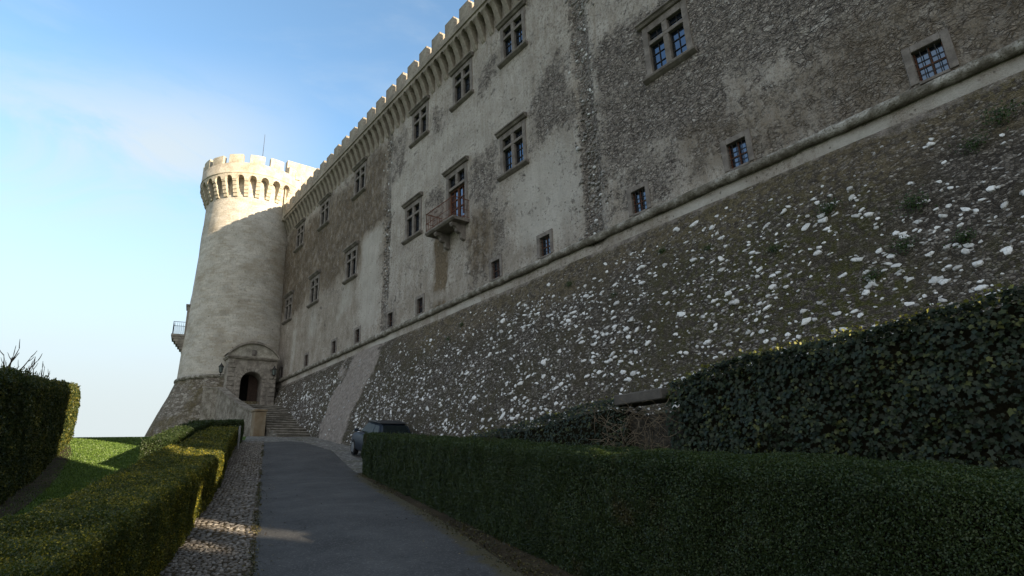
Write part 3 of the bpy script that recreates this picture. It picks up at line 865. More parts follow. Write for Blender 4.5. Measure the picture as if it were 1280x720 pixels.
# cross windows
def cross_window(w=CW, h=CH, door=False):
    m_ = MB(); d0, d1 = -.24, .035
    hw = w / 2; fr = .22; mu = .105
    zt = h * .60 if not door else h * .675
    m_.box(-hw, -hw + fr, d0, d1, 0, h); m_.box(hw - fr, hw, d0, d1, 0, h)
    m_.box(-hw + fr, hw - fr, d0, d1, h - .26, h)
    m_.box(-hw + fr, hw - fr, d0, d1 - .008, zt, zt + .15)
    if door:
        m_.box(-mu, mu, d0, d1 - .004, zt + .15, h - .26)
    else:
        m_.box(-hw + fr, hw - fr, d0, d1, 0, .10)
        m_.box(-mu, mu, d0, d1 - .004, .10, zt); m_.box(-mu, mu, d0, d1 - .004, zt + .15, h - .26)
    frame = m_.mesh('cross_window', M_TRIM, bevel=.012)
    c = MB()                                               # hood mould
    c.prism([(-hw - .14, .0, h), (-hw - .14, .10, h + .02), (-hw - .14, .16, h + .10), (-hw - .14, .22, h + .13), (-hw - .14, .22, h + .19), (-hw - .14, 0, h + .24)], [(0, 0, 0), (w + .28, 0, 0)])
    hood = c.mesh('hood_mould', M_TRIM, bevel=.006)
    c = MB()
    c.prism([(-hw - .12, .0, -.20), (-hw - .12, .08, -.16), (-hw - .12, .17, -.10), (-hw - .12, .19, -.03), (-hw - .12, .15, .01), (-hw - .12, .0, .012)], [(0, 0, 0), (w + .24, 0, 0)])
    sill = c.mesh('sill', M_TRIM, bevel=.006)
    g = MB(); lights = []
    for sx_ in (-1, 1):
        a, b = sorted((sx_ * mu, sx_ * (hw - fr)))
        lights.append((a, b, zt + .15, h - .26, 2, 2))
        if not door: lights.append((a, b, .10, zt, 2, 3))
    bars = MB()
    for (a, b, z0, z1, nx, nz_) in lights:
        g.poly([(a - .02, -.135, z0 - .02), (b + .02, -.135, z0 - .02), (b + .02, -.135, z1 + .02), (a - .02, -.135, z1 + .02)])
        t = .018
        bars.box(a, a + .035, -.13, -.09, z0, z1); bars.box(b - .035, b, -.13, -.09, z0, z1)
        bars.box(a + .035, b - .035, -.13, -.092, z0, z0 + .035); bars.box(a + .035, b - .035, -.13, -.092, z1 - .035, z1)
        for k in range(1, nx):
            x = a + (b - a) * k / nx; bars.box(x - t / 2, x + t / 2, -.132, -.10, z0 + .03, z1 - .03)
        for k in range(1, nz_):
            z = z0 + (z1 - z0) * k / nz_; bars.box(a + .03, b - .03, -.1315, -.102, z - t / 2, z + t / 2)
    pane = g.mesh('pane', M_GLASS, recalc=False)
    gb = bars.mesh('glazing_bars', M_BAR)
    return frame, hood, sill, pane, gb
fr_, hood_, sill_, pane_, gb_ = cross_window()
def put_cross(s, z):
    f = link('cross_window', fr_, castle, (s, 0, z))
    for nm, me in (('hood_mould', hood_), ('sill', sill_), ('pane', pane_), ('glazing_bars', gb_)): link(nm, me, f)
    # dark room behind
    return f
for s in cross_s2: put_cross(s, Z2)
for s in cross_s3: put_cross(s, Z3 - .05)

# barred windows just above the string course
def barred():
    m_ = MB(); hw = SW / 2; t = .17
    m_.box(-hw - t, -hw, -.30, .03, -.0, HW + .17); m_.box(hw, hw + t, -.30, .03, -.0, HW + .17)
    m_.box(-hw, hw, -.30, .03, HW, HW + .17); m_.box(-hw, hw, -.30, .05, -.06, .012)
    f = m_.mesh('barred_window', M_TRIM, bevel=.012)
    g = MB(); g.poly([(-hw - .02, -.15, -.02), (hw + .02, -.15, -.02), (hw + .02, -.15, HW + .02), (-hw - .02, -.15, HW + .02)])
    pane = g.mesh('pane', M_GLASS, recalc=False)
    c = MB()
    c.box(-hw, -hw + .035, -.145, -.10, .012, HW); c.box(hw - .035, hw, -.145, -.10, .012, HW); c.box(-.02, .02, -.145, -.11, .012, HW)
    c.box(-hw + .035, hw - .035, -.145, -.115, HW * .5 - .015, HW * .5 + .015)
    wood = c.mesh('sash', M_WOODRED)
    b = MB()
    for k in range(1, 4):
        x = -hw + SW * k / 4; b.tube([(x, -.04, .0), (x, -.04, HW)], .010, 5)
    for k in range(1, 5):
        z = HW * k / 5; b.tube([(-hw, -.033, z), (hw, -.033, z)], .009, 5)
    gr = b.mesh('grille', M_BAR)
    return f, pane, wood, gr
bf, bp, bw, bg_ = barred()
for s in small_s:
    f = link('barred_window', bf, castle, (s, 0, 7.97))
    for nm, me in (('pane', bp), ('sash', bw), ('grille', bg_)): link(nm, me, f)

# balcony door
dfr, dhood, _, dpane, dgb = cross_window(1.86, 3.02, True)
DS, DZ = 21.53, 11.50
dw = link('balcony_window', dfr, castle, (DS, 0, DZ))
for nm, me in (('hood_mould', dhood), ('pane', dpane), ('glazing_bars', dgb)): link(nm, me, dw)
m_ = MB(); a = .71; zt = 3.02 * .675
for sx_ in (-1, 1):
    x0, x1 = sorted((sx_ * .015, sx_ * a))
    m_.box(x0, x0 + .05, -.17, -.10, .02, zt); m_.box(x1 - .05, x1, -.17, -.10, .02, zt)
    m_.box(x0 + .05, x1 - .05, -.17, -.102, zt - .06, zt); m_.box(x0 + .05, x1 - .05, -.17, -.102, .02, .42)
    for k in (1, 2): z = .55 + (zt - .65) * k / 3; m_.box(x0 + .05, x1 - .05, -.165, -.11, z - .02, z + .02)
    xm = (x0 + x1) / 2; m_.box(xm - .018, xm + .018, -.165, -.112, .55, zt - .1)
gd = m_.build('glazed_door', M_WOODRED, dw)
g = MB(); g.poly([(-a, -.155, .1), (a, -.155, .1), (a, -.155, zt), (-a, -.155, zt)])
g.build('door_pane', M_GLASS, dw, recalc=False)
# balcony
B0, B1, BD, BZ = 20.45, 23.0, .92, 11.42
m_ = MB()
m_.prism([(B0, -.05, BZ - .16), (B0, BD - .10, BZ - .16), (B0, BD - .03, BZ - .10), (B0, BD, BZ - .07), (B0, BD, BZ), (B0, -.05, BZ)], [(0, 0, 0), (B1 - B0, 0, 0)])
bal = m_.build('balcony', M_TRIM, castle, bevel=.008)
brk = MB()
prof = [(-.05, BZ - .17), (.78, BZ - .17), (.80, BZ - .26), (.72, BZ - .36), (.60, BZ - .36), (.52, BZ - .44), (.50, BZ - .56), (.40, BZ - .62), (.30, BZ - .62), (.26, BZ - .72), (.24, BZ - .84), (.14, BZ - .92), (-.05, BZ - .95)]
brk.prism([(-.11, p[0], p[1]) for p in prof], [(0, 0, 0), (.22, 0, 0)])
bme = brk.mesh('bracket', M_TRIM, bevel=.01)
for x in (B0 + .42, B1 - .75): link('bracket', bme, bal, (x, 0, 0))
r_ = MB()
zt = BZ + .98; e = .06
path = [(B0 + e, .0), (B0 + e, BD - e), (B1 - e, BD - e), (B1 - e, .0)]
for z, rad in ((zt, .022), (BZ + .46, .013), (BZ + .10, .013)):
    r_.tube([(x, y, z) for x, y in path[:2]], rad, 6); r_.tube([(x, y, z) for x, y in path[1:3]], rad, 6); r_.tube([(x, y, z) for x, y in path[2:]], rad, 6)
for (xa, ya), (xb, yb) in zip(path[:-1], path[1:]):
    L = math.hypot(xb - xa, yb - ya); nb = max(2, int(L / .115))
    for k in range(nb + 1):
        t = k / nb; r_.tube([(xa + (xb - xa) * t, ya + (yb - ya) * t, BZ), (xa + (xb - xa) * t, ya + (yb - ya) * t, zt)], .018 if k in (0, nb) else .008, 5)
r_.build('railing', M_RUST, bal)

# ------------------------------------------------------------------ round tower
TC = Vector((-22.7, 47.1, 0))
tower = empty('round_tower', TC)
tag(tower, 'tall round tower with sunlit battlements at the far end of the castle', 'tower')
PA = math.radians(-52)
def lathe(name, prof, mat, seg=96, jitter=0.0, smooth=True, parent=tower, closed=False):
    P = np.zeros((seg + 1, len(prof), 3))
    for i in range(seg + 1):
        a = 2 * math.pi * i / seg
        for j, (R_, z) in enumerate(prof):
            rj = R_ + (vnoise(math.cos(a) * 6 + 20, math.sin(a) * 6 + z * .8 + 20, 1, 5) - .5) * jitter
            P[i, j] = (rj * math.cos(a), rj * math.sin(a), z)
    ctr_ = (P[:-1, :-1] + P[1:, 1:]) / 2
    px_ = ctr_[..., 0] * -math.sin(PA) + ctr_[..., 1] * math.cos(PA) - .10; po_ = ctr_[..., 0] * math.cos(PA) + ctr_[..., 1] * math.sin(PA)
    keep = ~((np.abs(px_) < .95) & (po_ > 0) & (ctr_[..., 2] > 5.9) & (ctr_[..., 2] < 8.35))
    me = grid_mesh(name, P, mat, smooth=smooth, keep=keep)
    uv = me.uv_layers.new(name='UVMap')
    vi = np.zeros(len(me.loops), dtype=np.int32); me.loops.foreach_get('vertex_index', vi)
    ang = (vi // len(prof)) / seg * 2 * math.pi * 4.0
    zz3 = np.array([p[1] for p in prof])[vi % len(prof)]
    uv.data.foreach_set('uv', np.stack([ang, zz3], -1).reshape(-1).astype(np.float32))
    return link(name, me, parent)
RB = lambda z: np.interp(z, [7.9, 23.0], [4.05, 3.62])
lathe('shaft', [(RB(z), z) for z in np.arange(7.8, 24.9, .3)], M_TOWER, jitter=.07)
lathe('battered_base', [(4.08 + .37 * (7.9 - z), z) for z in np.linspace(1.0, 7.82, 24)][::1], M_TSCARP, jitter=.16)
tor = []
for k in range(9):
    t = -math.pi / 2 + math.pi * k / 8; tor.append((4.10 + .15 * math.cos(t), 7.94 + .15 * math.sin(t)))
lathe('string_course', tor, M_STRING)
CR, CZ0, CZ1 = 4.28, 22.95, 24.65
NC = 28
m_ = MB(); w = .17
prof = [(3.5, 22.85), (3.74, 22.90), (3.78, 23.12), (3.88, 23.18), (3.92, 23.40), (3.99, 23.46), (4.02, 23.72), (4.09, 23.78), (4.14, 24.05), (4.24, 24.12), (4.24, 24.30), (3.5, 24.30)]
m_.prism([(p[0], -w, p[1]) for p in prof], [(0, 0, 0), (0, 2 * w, 0)])
tcm = m_.mesh('corbel', M_TCROWN, bevel=.015)
for i in range(NC):
    o = link('corbel', tcm, tower); o.rotation_euler = (0, 0, 2 * math.pi * i / NC + .05)
# arcade ring between the corbels
m_ = MB()
half = math.pi / NC
for i in range(NC):
    ac = 2 * math.pi * (i + .5) / NC + .05
    nseg = 8; wa = half - .04
    for k in range(nseg):
        a0 = ac - wa * math.cos(math.pi * k / nseg); a1 = ac - wa * math.cos(math.pi * (k + 1) / nseg)
        z0 = 24.22 + .36 * math.sin(math.pi * k / nseg); z1 = 24.22 + .36 * math.sin(math.pi * (k + 1) / nseg)
        p = lambda a, R_, z: (R_ * math.cos(a), R_ * math.sin(a), z)
        m_.poly([p(a0, CR, z0), p(a1, CR, z1), p(a1, CR, 24.80), p(a0, CR, 24.80)])
        m_.poly([p(a0, CR, z0), p(a0, 3.5, z0), p(a1, 3.5, z1), p(a1, CR, z1)])
    b0_, b1_ = ac + wa, ac + 2 * half - wa
    m_.poly([p(b0_, CR, 24.22), p(b1_, CR, 24.22), p(b1_, CR, 24.80), p(b0_, CR, 24.80)])
    m_.poly([p(b0_, CR, 24.22), p(b0_, 3.5, 24.22), p(b1_, 3.5, 24.22), p(b1_, CR, 24.22)])
m_.build('arcade', M_TCROWN, tower, recalc='weld')
lathe('parapet', [(CR - .02, 24.74), (CR + .05, 24.77), (CR + .05, 24.86), (CR, 24.90), (CR - .01, 25.72), (3.85, 25.72), (3.85, 24.6), (0.01, 24.6)], M_TCROWN, smooth=False, jitter=.02)
NM = 16
def arc_block(a0, a1, r0, r1, z0, z1, seg=6):
    m_ = MB(); A = [a0 + (a1 - a0) * k / seg for k in range(seg + 1)]
    ring = [(r1 * math.cos(a), r1 * math.sin(a)) for a in A] + [(r0 * math.cos(a), r0 * math.sin(a)) for a in reversed(A)]
    m_.prism([(x, y, z0) for x, y in ring], [(0, 0, 0), (0, 0, z1 - z0)])
    return m_
FACE = math.radians(-64.27)
tm = [arc_block(-math.radians(8.2), math.radians(8.2), 3.86, CR - .012, 25.70, z).mesh('merlon', M_TCROWN, bevel=.03) for z in (26.52, 26.58, 26.47)]
for i in range(NM):
    a = FACE + math.radians(-1.0 + 22.5 * i)
    d = (math.degrees(a - FACE) + 180) % 360 - 180
    if 55 < d < 130: continue
    o = link('merlon', tm[i % 3], tower); o.rotation_euler = (0, 0, a + random.uniform(-.012, .012)); o.scale = (1, random.uniform(.94, 1.05), 1)
# straight return wall that ties the tower head to the wing
m_ = MB()
d_ = Vector((NW.x, NW.y, 0)); e_ = Vector((-U.x, -U.y, 0))
Mx = Matrix(((d_.x, e_.x, 0, 0), (d_.y, e_.y, 0, 0), (0, 0, 1, 0), (0, 0, 0, 1)))
m_.box(1.6, 9.0, 2.9, 3.5, 21.5, 27.25, M=Mx)
m_.build('return_parapet', M_TCROWN, tower, bevel=.02)
m_ = MB(); m_.box(2.35, 2.75, 3.502, 3.62, 25.55, 26.25, M=Mx); m_.build('slit_hood', M_TCROWN, tower, bevel=.01)
m_ = MB(); m_.tube([(1.2, -1.8, 24.6), (1.2, -1.8, 29.9)], [.035, .015], 6); m_.build('antenna', M_BAR, tower)
m_ = MB(); m_.tube([(2.3, -1.4, 24.6), (2.3, -1.4, 27.3)], .07, 8); m_.tube([(2.3, -1.4, 27.3), (2.3, -1.4, 27.45)], .11, 8); m_.build('vent_pipe', mat_flat('white_paint', (.75, .75, .73)), tower)

# balcony and tall window on the tower's left flank
LA = math.radians(208)
la = Vector((math.cos(LA), math.sin(LA), 0)); lt = Vector((-math.sin(LA), math.cos(LA), 0))
Ml = Matrix(((lt.x, la.x, 0, 0), (lt.y, la.y, 0, 0), (0, 0, 1, 0), (0, 0, 0, 1)))       # local: x along, y outwards
m_ = MB()
rb = 3.85
m_.box(-.75, .75, rb - .3, rb + 1.0, 11.45, 11.62, M=Ml)
for k in range(6):
    y1 = rb + .95 - k * .15; z1 = 11.45 - k * .2
    m_.box(-.7 + .03 * k, .7 - .03 * k, rb - .4, y1, z1 - .2, z1, M=Ml)
bal2 = m_.build('balcony', M_PORTAL, tower, bevel=.01)
m_ = MB()
for x in np.linspace(-.7, .7, 12): m_.tube([Ml @ Vector((x, rb + .93, 11.6)), Ml @ Vector((x, rb + .93, 12.6))], .012, 5)
for y in np.linspace(rb + .1, rb + .93, 7):
    for x in (-.7, .7): m_.tube([Ml @ Vector((x, y, 11.6)), Ml @ Vector((x, y, 12.6))], .012, 5)
for z in (12.6,):
    m_.tube([Ml @ Vector((-.7, rb, z)), Ml @ Vector((-.7, rb + .93, z))], .02, 6); m_.tube([Ml @ Vector((-.7, rb + .93, z)), Ml @ Vector((.7, rb + .93, z))], .02, 6); m_.tube([Ml @ Vector((.7, rb, z)), Ml @ Vector((.7, rb + .93, z))], .02, 6)
m_.build('railing', M_BAR, bal2)
def limb_window(z0, h, w=1.1):
    m_ = MB(); d0, d1 = 3.55, 3.98
    m_.box(-w / 2 - .2, -w / 2, d0, d1, z0, z0 + h, M=Ml); m_.box(w / 2, w / 2 + .2, d0, d1, z0, z0 + h, M=Ml)
    m_.box(-w / 2 - .2, w / 2 + .2, d0, d1 + .02, z0 + h, z0 + h + .22, M=Ml); m_.box(-w / 2 - .3, w / 2 + .3, d0, d1 + .12, z0 + h + .22, z0 + h + .34, M=Ml)
    f = m_.build('flank_window', M_PORTAL, tower, bevel=.01)
    g = MB(); g.poly([Ml @ Vector(p) for p in ((-w / 2, 3.93, z0), (w / 2, 3.93, z0), (w / 2, 3.93, z0 + h), (-w / 2, 3.93, z0 + h))]); g.build('pane', M_GLASS, f)
limb_window(11.62, 2.1)

# portal
PA = math.radians(-52)
pn = Vector((math.cos(PA), math.sin(PA), 0)); pt = Vector((-math.sin(PA), math.cos(PA), 0))
Mp = Matrix(((pt.x, pn.x, 0, 0), (pt.y, pn.y, 0, 0), (0, 0, 1, 0), (0, 0, 0, 1)))
FZ = 5.42
PX = .10
def pv(x, y, z): return tuple(Mp @ Vector((x + PX, y, z)))
portal_out = 4.95
m_ = MB()
hw, arch_w, spring = 1.68, .76, 7.42
nseg = 14
outer = []
arc = [(-arch_w, FZ), (-arch_w, spring)] + [(-arch_w * math.cos(math.pi * k / nseg), spring + arch_w * math.sin(math.pi * k / nseg)) for k in range(1, nseg)] + [(arch_w, spring), (arch_w, FZ)]
ztop = 9.10
# front face as quads between the arch and the outer rectangle
def outer_pt(x, z):
    if z <= spring: return ((-hw if x < 0 else hw), z)
    t = (x + arch_w) / (2 * arch_w); return (-hw + 2 * hw * t, ztop)
op = [outer_pt(x, z) for x, z in arc]
for k in range(len(arc) - 1):
    a, b = arc[k], arc[k + 1]; c, d = op[k + 1], op[k]
    pts = [a, b, c, d]
    if k == 1: pts = [a, b, c, (-hw, ztop), d]
    if k == len(arc) - 3: pts = [a, b, c, (hw, ztop), d]
    m_.poly([pv(x, portal_out, z) for x, z in pts])
    m_.poly([pv(a[0], portal_out, a[1]), pv(a[0], 3.3, a[1]), pv(b[0], 3.3, b[1]), pv(b[0], portal_out, b[1])])
for sx_ in (-hw, hw): m_.poly([pv(sx_, portal_out, FZ - 1.5), pv(sx_, 2.6, FZ - 1.5), pv(sx_, 2.6, ztop), pv(sx_, portal_out, ztop)])
m_.poly([pv(-hw, portal_out, ztop), pv(hw, portal_out, ztop), pv(hw, 2.6, ztop), pv(-hw, 2.6, ztop)])
m_.poly([pv(-arch_w, portal_out, FZ), pv(-hw, portal_out, FZ), pv(-hw, portal_out, FZ - 1.5), pv(-arch_w, portal_out, FZ - 1.5)])
m_.poly([pv(arch_w, portal_out, FZ), pv(hw, portal_out, FZ), pv(hw, portal_out, FZ - 1.5), pv(arch_w, portal_out, FZ - 1.5)])
portal = m_.build('portal', M_PORTAL, tower, recalc=False)
# rusticated blocks, voussoirs, cornice and segmental pediment
m_ = MB()
def pbox(x0, x1, y0, y1, z0, z1):
    b = len(m_.v)
    m_.v.extend([pv(x0, y0, z0), pv(x1, y0, z0), pv(x1, y1, z0), pv(x0, y1, z0), pv(x0, y0, z1), pv(x1, y0, z1), pv(x1, y1, z1), pv(x0, y1, z1)])
    for f in ((0, 3, 2, 1), (4, 5, 6, 7), (0, 1, 5, 4), (1, 2, 6, 5), (2, 3, 7, 6), (3, 0, 4, 7)): m_.f.append(tuple(b + i for i in f)); m_.m.append(0)
for sd in (-1, 1):
    z = FZ
    k = 0
    while z < ztop - .35:
        ww = .46 if k % 2 else .36
        x0, x1 = sorted((sd * (hw + .03), sd * (hw - ww)))
        pbox(x0, x1, portal_out - .3, portal_out + .05 + (.02 if k % 2 else 0), z + .015, z + .31); z += .33; k += 1
for k in range(11):
    t0 = math.pi * (k + .06) / 11; t1 = math.pi * (k + .94) / 11
    ri, ro = arch_w + .01, arch_w + (.34 if k % 2 else .28)
    prof = [(-ri * math.cos(t0), spring + ri * math.sin(t0)), (-ro * math.cos(t0), spring + ro * math.sin(t0)), (-ro * math.cos(t1), spring + ro * math.sin(t1)), (-ri * math.cos(t1), spring + ri * math.sin(t1))]
    off = pn * (.06 + (.02 if k % 2 else 0) + .1)
    m_.prism([pv(x, portal_out - .1, zz4) for x, zz4 in prof], [(0, 0, 0), tuple(off)])
for z in np.arange(FZ + .02, spring - .1, .33):
    for sd in (-1, 1):
        x0, x1 = sorted((sd * (arch_w + .01), sd * (arch_w + .3)))
        pbox(x0, x1, portal_out - .1, portal_out + .055, z, z + .30)
m_.build('rustication', M_PORTAL, portal, bevel=.015)
m_ = MB()
pbox(-hw - .1, hw + .1, 2.6, portal_out + .14, ztop, ztop + .09)
pbox(-hw - .16, hw + .16, 2.6, portal_out + .22, ztop + .09, ztop + .19)
# curved pediment
seg = 16; Rr = 2.35; zc = ztop + .19 - (Rr - 1.0)
ha = math.acos((Rr - 1.0) / Rr)
arcp = [(-Rr * math.sin(ha - 2 * ha * k / seg), zc + Rr * math.cos(ha - 2 * ha * k / seg)) for k in range(seg + 1)]
sc_ = (hw + .14) / (Rr * math.sin(ha))
arcp = [(x * sc_, z) for x, z in arcp]
for k in range(seg):
    (xa, za), (xb, zb) = arcp[k], arcp[k + 1]
    b = len(m_.v)
    for (x, z) in ((xa, za), (xb, zb), (xb, zb + .17), (xa, za + .17)):
        m_.v.append(pv(x, portal_out + .2, z)); m_.v.append(pv(x, 2.6, z))
    for f in ((0, 2, 4, 6), (1, 7, 5, 3), (0, 1, 3, 2), (4, 5, 7, 6)): m_.f.append(tuple(b + i for i in f)); m_.m.append(0)
m_.build('pediment', M_PORTAL, portal)
m_ = MB()
m_.poly([pv(x, portal_out + .02, z) for x, z in arcp])
m_.build('tympanum', mat_simple_stone('tympanum_plaster', (.34, .31, .26), (.44, .41, .35), (.52, .49, .43), 2.0, .4, .015), portal)
m_ = MB()
pbox(-.16, .16, portal_out + .02, portal_out + .10, ztop + .30, ztop + .72)
pbox(-.10, .10, portal_out + .02, portal_out + .13, ztop + .38, ztop + .64)
m_.build('stone_shield', M_TRIM, portal, bevel=.03)
# doors: dark passage, one leaf ajar
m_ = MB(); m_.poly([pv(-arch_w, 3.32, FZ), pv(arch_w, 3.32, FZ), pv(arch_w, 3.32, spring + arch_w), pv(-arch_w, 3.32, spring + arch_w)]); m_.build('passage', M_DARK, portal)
m_ = MB()
lf = [(0.05, FZ + .02), (arch_w - .01, FZ + .02), (arch_w - .01, spring)] + [(arch_w * math.cos(t) - .01, spring + (arch_w - .01) * math.sin(t)) for t in np.linspace(.15, 1.5, 6)]
m_.prism([pv(x, 3.8, z) for x, z in lf], [(0, 0, 0), tuple(pn * .08)])
dl = m_.build('door_leaf', M_DOOR, portal)
m_ = MB()
for z in np.arange(FZ + .2, spring, .28):
    pbox(.09, .68, 3.86, 3.90, z, z + .2)
m_.build('door_panels', M_DOOR, dl)

def lantern(loc, label):
    t = empty('wall_lantern', loc)
    tag(t, label, 'lantern', 'iron lanterns beside the tower door')
    m_ = MB(); m_.tube([(-.0, .0, -.25), (0, 0, .0), (.0, .0, .05)], .02, 6)
    d = pn * -1
    m_.tube([tuple(d * .5 + Vector((0, 0, -.28))), (0, 0, -.28), (0, 0, -.1)], .022, 6)
    m_.build('bracket', M_BAR, t)
    g = MB()
    for k in range(6):
        a0, a1 = math.pi * k / 3, math.pi * (k + 1) / 3
        g.poly([(.11 * math.cos(a0), .11 * math.sin(a0), -.02), (.11 * math.cos(a1), .11 * math.sin(a1), -.02), (.17 * math.cos(a1), .17 * math.sin(a1), .38), (.17 * math.cos(a0), .17 * math.sin(a0), .38)])
    g.build('glass', mat_flat('lantern_glass', (.10, .12, .12), .15, .6), t)
    c = MB()
    for k in range(6):
        a0 = math.pi * k / 3; c.tube([(.115 * math.cos(a0), .115 * math.sin(a0), -.03), (.175 * math.cos(a0), .175 * math.sin(a0), .39)], .014, 4)
    c.tube([(0, 0, .38), (0, 0, .46), (0, 0, .60), (0, 0, .72)], [.21, .15, .05, .012], 8); c.tube([(0, 0, -.08), (0, 0, -.02)], [.05, .12], 8)
    c.build('frame', M_BAR, t)
lantern(tuple(TC + Vector(pv(-2.0, 4.15, 8.15))), 'black iron lantern on the left side of the tower door')
lantern(tuple(TC + Vector(pv(1.45, 5.35, 8.0))), 'black iron lantern on the right side of the tower door, by the long wall')

# ------------------------------------------------------------------ stairs and their parapet
def L2W(s, perp, z): return (U.x * s + NW.x * perp, U.y * s + NW.y * perp, z)
m_ = MB()
NST = 14; sA, sB = 34.4, 43.6; zA = 2.62
Ms = Matrix(((U.x, NW.x, 0, 0), (U.y, NW.y, 0, 0), (0, 0, 1, 0), (0, 0, 0, 1)))
for k in range(NST):
    s0_ = sA + (sB - sA) * k / NST; z1 = zA + (FZ - zA) * (k + 1) / NST; dp = (sB - sA) / NST
    pl_ = 10.46 if s0_ < 36.6 else 9.95 - .25 * k / NST
    e1 = 46.8 if k == NST - 1 else s0_ + dp + .06
    zz5 = z1 + random.uniform(-.012, .012)
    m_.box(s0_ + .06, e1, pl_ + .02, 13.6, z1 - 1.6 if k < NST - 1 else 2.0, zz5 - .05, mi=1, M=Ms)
    # tread slabs with a worn projecting edge
    p0 = pl_
    while p0 < 13.5:
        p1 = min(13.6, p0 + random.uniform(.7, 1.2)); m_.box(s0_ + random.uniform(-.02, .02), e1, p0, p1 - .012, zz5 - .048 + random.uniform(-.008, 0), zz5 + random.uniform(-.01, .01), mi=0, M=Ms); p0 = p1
M_RISER = mat_simple_stone('shaded_riser_stone', (.10, .092, .076), (.155, .142, .12), (.21, .195, .17), 3.0, .6, .02)  # risers get a darker copy of the stone in place of shade
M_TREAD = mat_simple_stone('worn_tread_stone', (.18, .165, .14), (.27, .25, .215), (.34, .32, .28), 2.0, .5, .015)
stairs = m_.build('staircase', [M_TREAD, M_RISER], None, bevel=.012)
tag(stairs, 'broad worn stone steps climbing along the wall to the arched tower door', 'staircase')
m_ = MB()
pts = [(45.6, 8.6, 6.75, 2.4), (44.4, 9.3, 6.55, 2.4), (41.2, 9.55, 5.35, 2.4), (38.6, 9.72, 4.55, 2.3), (36.9, 9.85, 4.22, 2.3)]
w = .42
for (a, b) in zip(pts[:-1], pts[1:]):
    P = [L2W(a[0], a[1], a[3]), L2W(b[0], b[1], b[3]), L2W(b[0], b[1], b[2]), L2W(a[0], a[1], a[2])]
    P2 = [L2W(a[0], a[1] + w, a[3]), L2W(b[0], b[1] + w, b[3]), L2W(b[0], b[1] + w, b[2]), L2W(a[0], a[1] + w, a[2])]
    bb = len(m_.v); m_.v += P + P2
    for f in ((0, 1, 2, 3), (7, 6, 5, 4), (3, 2, 6, 7), (0, 3, 7, 4), (1, 5, 6, 2)): m_.f.append(tuple(bb + i for i in f)); m_.m.append(0)
para = m_.build('stair_parapet', M_PARA, None)
tag(para, 'sloping rough stone parapet wall on the outer side of the tower steps', 'parapet wall')
m_ = MB()
for (a, b) in zip(pts[:-1], pts[1:]):
    bb = len(m_.v)
    for (q, o0, o1) in ((a, -.06, w + .06), (b, -.06, w + .06)):
        m_.v += [L2W(q[0], q[1] + o0, q[2] + .004), L2W(q[0], q[1] + o1, q[2] + .004), L2W(q[0], q[1] + o1, q[2] + .11), L2W(q[0], q[1] + o0, q[2] + .11)]
    for f in ((0, 1, 5, 4), (1, 2, 6, 5), (2, 3, 7, 6), (3, 0, 4, 7), (0, 3, 2, 1), (4, 5, 6, 7)): m_.f.append(tuple(bb + i for i in f)); m_.m.append(0)
m_.build('coping', M_PARA, para)
m_ = MB(); m_.box(36.25, 36.9, 9.72, 10.36, 2.0, 4.18, M=Ms); m_.box(36.2, 36.95, 9.67, 10.41, 4.184, 4.31, M=Ms)
m_.build('end_pillar', mat_simple_stone('pillar_stone', (.16, .125, .085), (.215, .175, .125), (.27, .23, .17), 2, .5, .02, dark=(.2, .14, .08)), para, bevel=.02)

# ------------------------------------------------------------------ foliage
def leaf_quads(P, N, size, tilt=.8, asp=.55, fold=.25):
    n = len(P)
    N = N + (rng.random((n, 3)) - .5) * 2 * tilt
    N /= np.linalg.norm(N, axis=1, keepdims=True) + 1e-9
    A = rng.normal(size=(n, 3)); A -= (A * N).sum(1, keepdims=True) * N; A /= np.linalg.norm(A, axis=1, keepdims=True) + 1e-9
    B = np.cross(N, A)
    s = size[:, None]
    return np.stack([P - A * s * .5, P + B * s * asp * .5 + N * s * fold * .5, P + A * s * .5 - N * s * .1, P - B * s * asp * .5 + N * s * fold * .5], 1)

